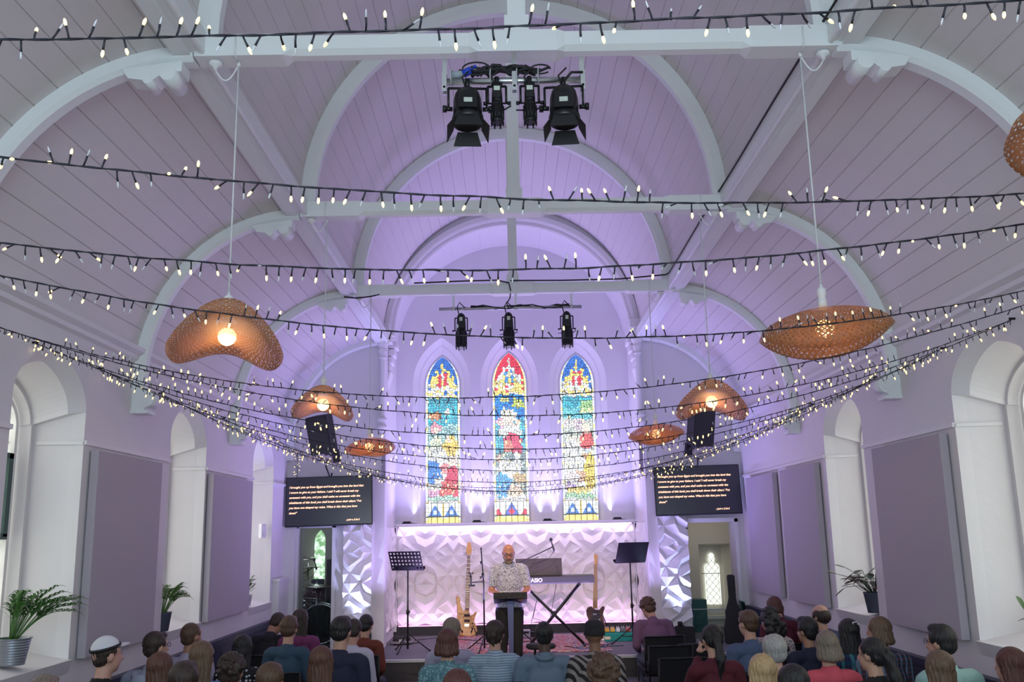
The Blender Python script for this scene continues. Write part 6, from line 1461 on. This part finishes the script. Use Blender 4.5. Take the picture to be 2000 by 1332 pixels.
# ------------------------------------------------------------------ the speaker behind the lectern
def speaker():
    X, Y = float(at(994, 1130, 'y', 12.46)[0]), 12.46
    r = empty('person', (X, Y, .264), R(180), 'bald bearded man with glasses in a white patterned short sleeved shirt, reading at the lectern', 'person')
    k = .925
    P_ = [('e', (0, 0, .98), (.175, .125, .13), None, 'hip'), ('e', (0, .02, 1.13), (.178, .14, .14), None, 'torso'), ('e', (0, .02, 1.30), (.180, .135, .17), None, 'torso'), ('e', (0, 0, 1.44), (.17, .11, .10), None, 'torso'),
          ('c', (-.165, -.01, 1.50), (.165, -.01, 1.50), .062, .062, 'torso'), ('c', (0, -.01, 1.50), (0, .005, 1.56), .085, .065, 'torso'), ('c', (0, 0, 1.54), (0, .025, 1.64), .062, .060, 'neck')]
    Hm = rotm('Z', 3) @ rotm('X', -24); hc = Vector((0, .055, 1.715)); P_ += head_prims(hc, Hm, 1.08, True, 1.12)
    hands = {-1: ((-.255, .03, 1.21), (-.165, .23, 1.145), (-.165, .29, 1.14), Vector((.05, 1, -.25))), 1: ((.25, .04, 1.20), (.13, .23, 1.165), (.055, .28, 1.17), Vector((-.75, .65, -.12)))}
    for s in (-1, 1):
        El, Wr, Ha, d = hands[s]; S_ = (s*.195, -.01, 1.485)
        P_ += [('c', S_, El, .060, .048, 'uarm' ), ('c', El, Wr, .046, .030, 'farm')]
        W_ = Vector(Wr); d = d.normalized(); side = d.cross(Vector((0, 0, 1))).normalized(); c = W_+d*.055
        P_.append(('c', tuple(W_), tuple(c), .028, .030, 'hand'))
        for q in (-1, 1): P_.append(('c', tuple(W_+d*.02+side*q*.014), tuple(c+side*q*.022+d*.02), .016, .014, 'hand'))
        for i in range(4):
            o = -.031+.0207*i; ln = (.036, .043, .040, .031)[i]; b0 = c+side*o+d*.028; m_ = b0+d*ln*.8+Vector((0, 0, -.004)); e = m_+d*ln*.55+Vector((0, 0, -.020 if s < 0 else -.012))
            P_ += [('c', tuple(b0), tuple(m_), .0088, .0082, 'hand'), ('c', tuple(m_), tuple(e), .0082, .0068, 'hand')]
        th = W_+d*.02-side*s*-1*.026; t2 = th+(d*.7-side*s*-1*.75).normalized()*.040; P_ += [('c', tuple(th), tuple(t2), .012, .0098, 'hand'), ('c', tuple(t2), tuple(t2+d*.026), .0098, .0078, 'hand')]
        P_ += [('c', (s*.09, 0, .93), (s*.105, .02, .52), .098, .066, 'leg'), ('c', (s*.105, .02, .52), (s*.11, -.02, .10), .062, .042, 'leg'), ('c', (s*.11, -.03, .05), (s*.13, .13, .035), .048, .036, 'foot'), ('e', (s*.11, -.04, .06), (.045, .05, .06), None, 'foot')]
    P_ = [((p[0], tuple(c*k for c in p[1]), tuple(c*k for c in p[2]), p[3]*k, p[4]*k, p[5]) if p[0] == 'c' else (p[0], tuple(c*k for c in p[1]), tuple(c*k for c in p[2]), p[3], p[4])) for p in P_]
    hc = hc*k
    me = prims_to_mesh(P_, .0055, 3); me.materials.clear(); me.materials.append(mat('skin_ruddy', (.62, .27, .15), .45)); me.name = 'body'
    bo = bpy.data.objects.new('body', me); COL.objects.link(bo); bo.parent = r
    V = np.empty(len(me.vertices)*3); me.vertices.foreach_get('co', V); V = V.reshape(-1, 3); T, names = classify(V, P_)
    def faces(f): ok = f(); return [all(ok[i] for i in p.vertices) for p in me.polygons]
    I_ = lambda *t: np.isin(T, [names.index(q) for q in t])
    sleeve = lambda: (I_('torso') & (V[:, 2] < 1.60*k)) | (I_('uarm') & (V[:, 2] > 1.26*k)) | (I_('hip') & (V[:, 2] > .98*k)) 
    shell('shirt', me, faces(sleeve), .016, cloth('shirt_white_print', (.66, .64, .68), 'floral', (.16, .16, .26), sc_=60), r, .008, 3)
    shell('trousers', me, faces(lambda: I_('hip', 'leg')), .009, cloth('trousers_black', (.015, .014, .016)), r, .005, 4)
    shell('shoes', me, faces(lambda: I_('foot')), .007, MBLACK, r)
    M_ = Matrix.Translation(hc) @ Hm @ Matrix.Scale(k, 4)
    mb = MB(); 
    Pb = []
    f = lambda x, y, z: tuple(M_@Vector((x, y, z)))
    for s in (-1, 1): Pb += [('c', f(s*.066, .020, -.045), f(s*.040, .066, -.088), .014, .018, 'b'), ('c', f(s*.024, .086, -.047), f(s*.033, .078, -.075), .0085, .009, 'b'), ('c', f(0, .094, -.043), f(s*.024, .086, -.048), .0075, .0075, 'b')]
    Pb += [('c', f(-.03, .070, -.10), f(.03, .070, -.10), .024, .024, 'b'), ('c', f(-.012, .082, -.112), f(.012, .082, -.112), .020, .020, 'b')]
    bm_ = prims_to_mesh(Pb, .0055, 1); bm_.materials.clear(); bm_.materials.append(hairmat('beard', (.12, .06, .04), (.36, .28, .24))); o = bpy.data.objects.new('beard', bm_); COL.objects.link(o); o.parent = r
    mb = MB()
    for s in (-1, 1): mb.tube([f(s*.048, .078, .040), f(s*.032, .092, .043), f(s*.016, .094, .038)], [.003, .005, .004], 6)
    mb.build('eyebrows', [hairmat('beard', (0, 0, 0))], r)
    for s in (-1, 1):
        mb = MB(); mb.ell(f(s*.032, .074, .012), (.0135*k, .0135*k, .0135*k), 10, 0, Hm); mb.ell(f(s*.032, .0865, .008), (.006, .003, .006), 8, 1, Hm); mb.build('eye', [mat('eye_white', (.75, .72, .7), .3), MBLACK], r)
    mb = MB(); mb.tube([f(-.018, .096, -.066), f(0, .099, -.064), f(.018, .096, -.066)], [.003, .005, .003], 6); mb.build('lips', [mat('lips', (.42, .14, .11), .5)], r)
    mb = MB()
    for s in (-1, 1):
        pts = [f(s*.035+.026*math.cos(a), .104-.006*abs(math.cos(a)), .012+.019*math.sin(a)) for a in np.linspace(0, 2*PI, 20)]; mb.tube(pts, .0026, 6); mb.tube([f(s*.061, .098, .018), f(s*.088, .02, .012), f(s*.086, -.02, .0)], .0024, 5)
    mb.tube([f(-.010, .104, .018), f(.010, .104, .018)], .0026, 5); mb.build('glasses', [BLACK], r)
    # shirt collar points and button placket
    mb = MB()
    for s in (-1, 1): mb.prism([(s*.012, 1.548*k), (s*.062, 1.59*k), (s*.070, 1.55*k), (s*.040, 1.51*k)], .088, .097, lambda u, v, d: (u, d-abs(u)*.35+.012, v))
    mb.tube([(.070*math.cos(a), .0+.070*math.sin(a), 1.575*k) for a in np.linspace(PI*.05, PI*-1.05, 14)], .015, 7, flat=1.2); mb.build('collar', [cloth('collar_blue', (.25, .30, .45), 'floral', (.5, .5, .55), sc_=42)], r)
speaker()
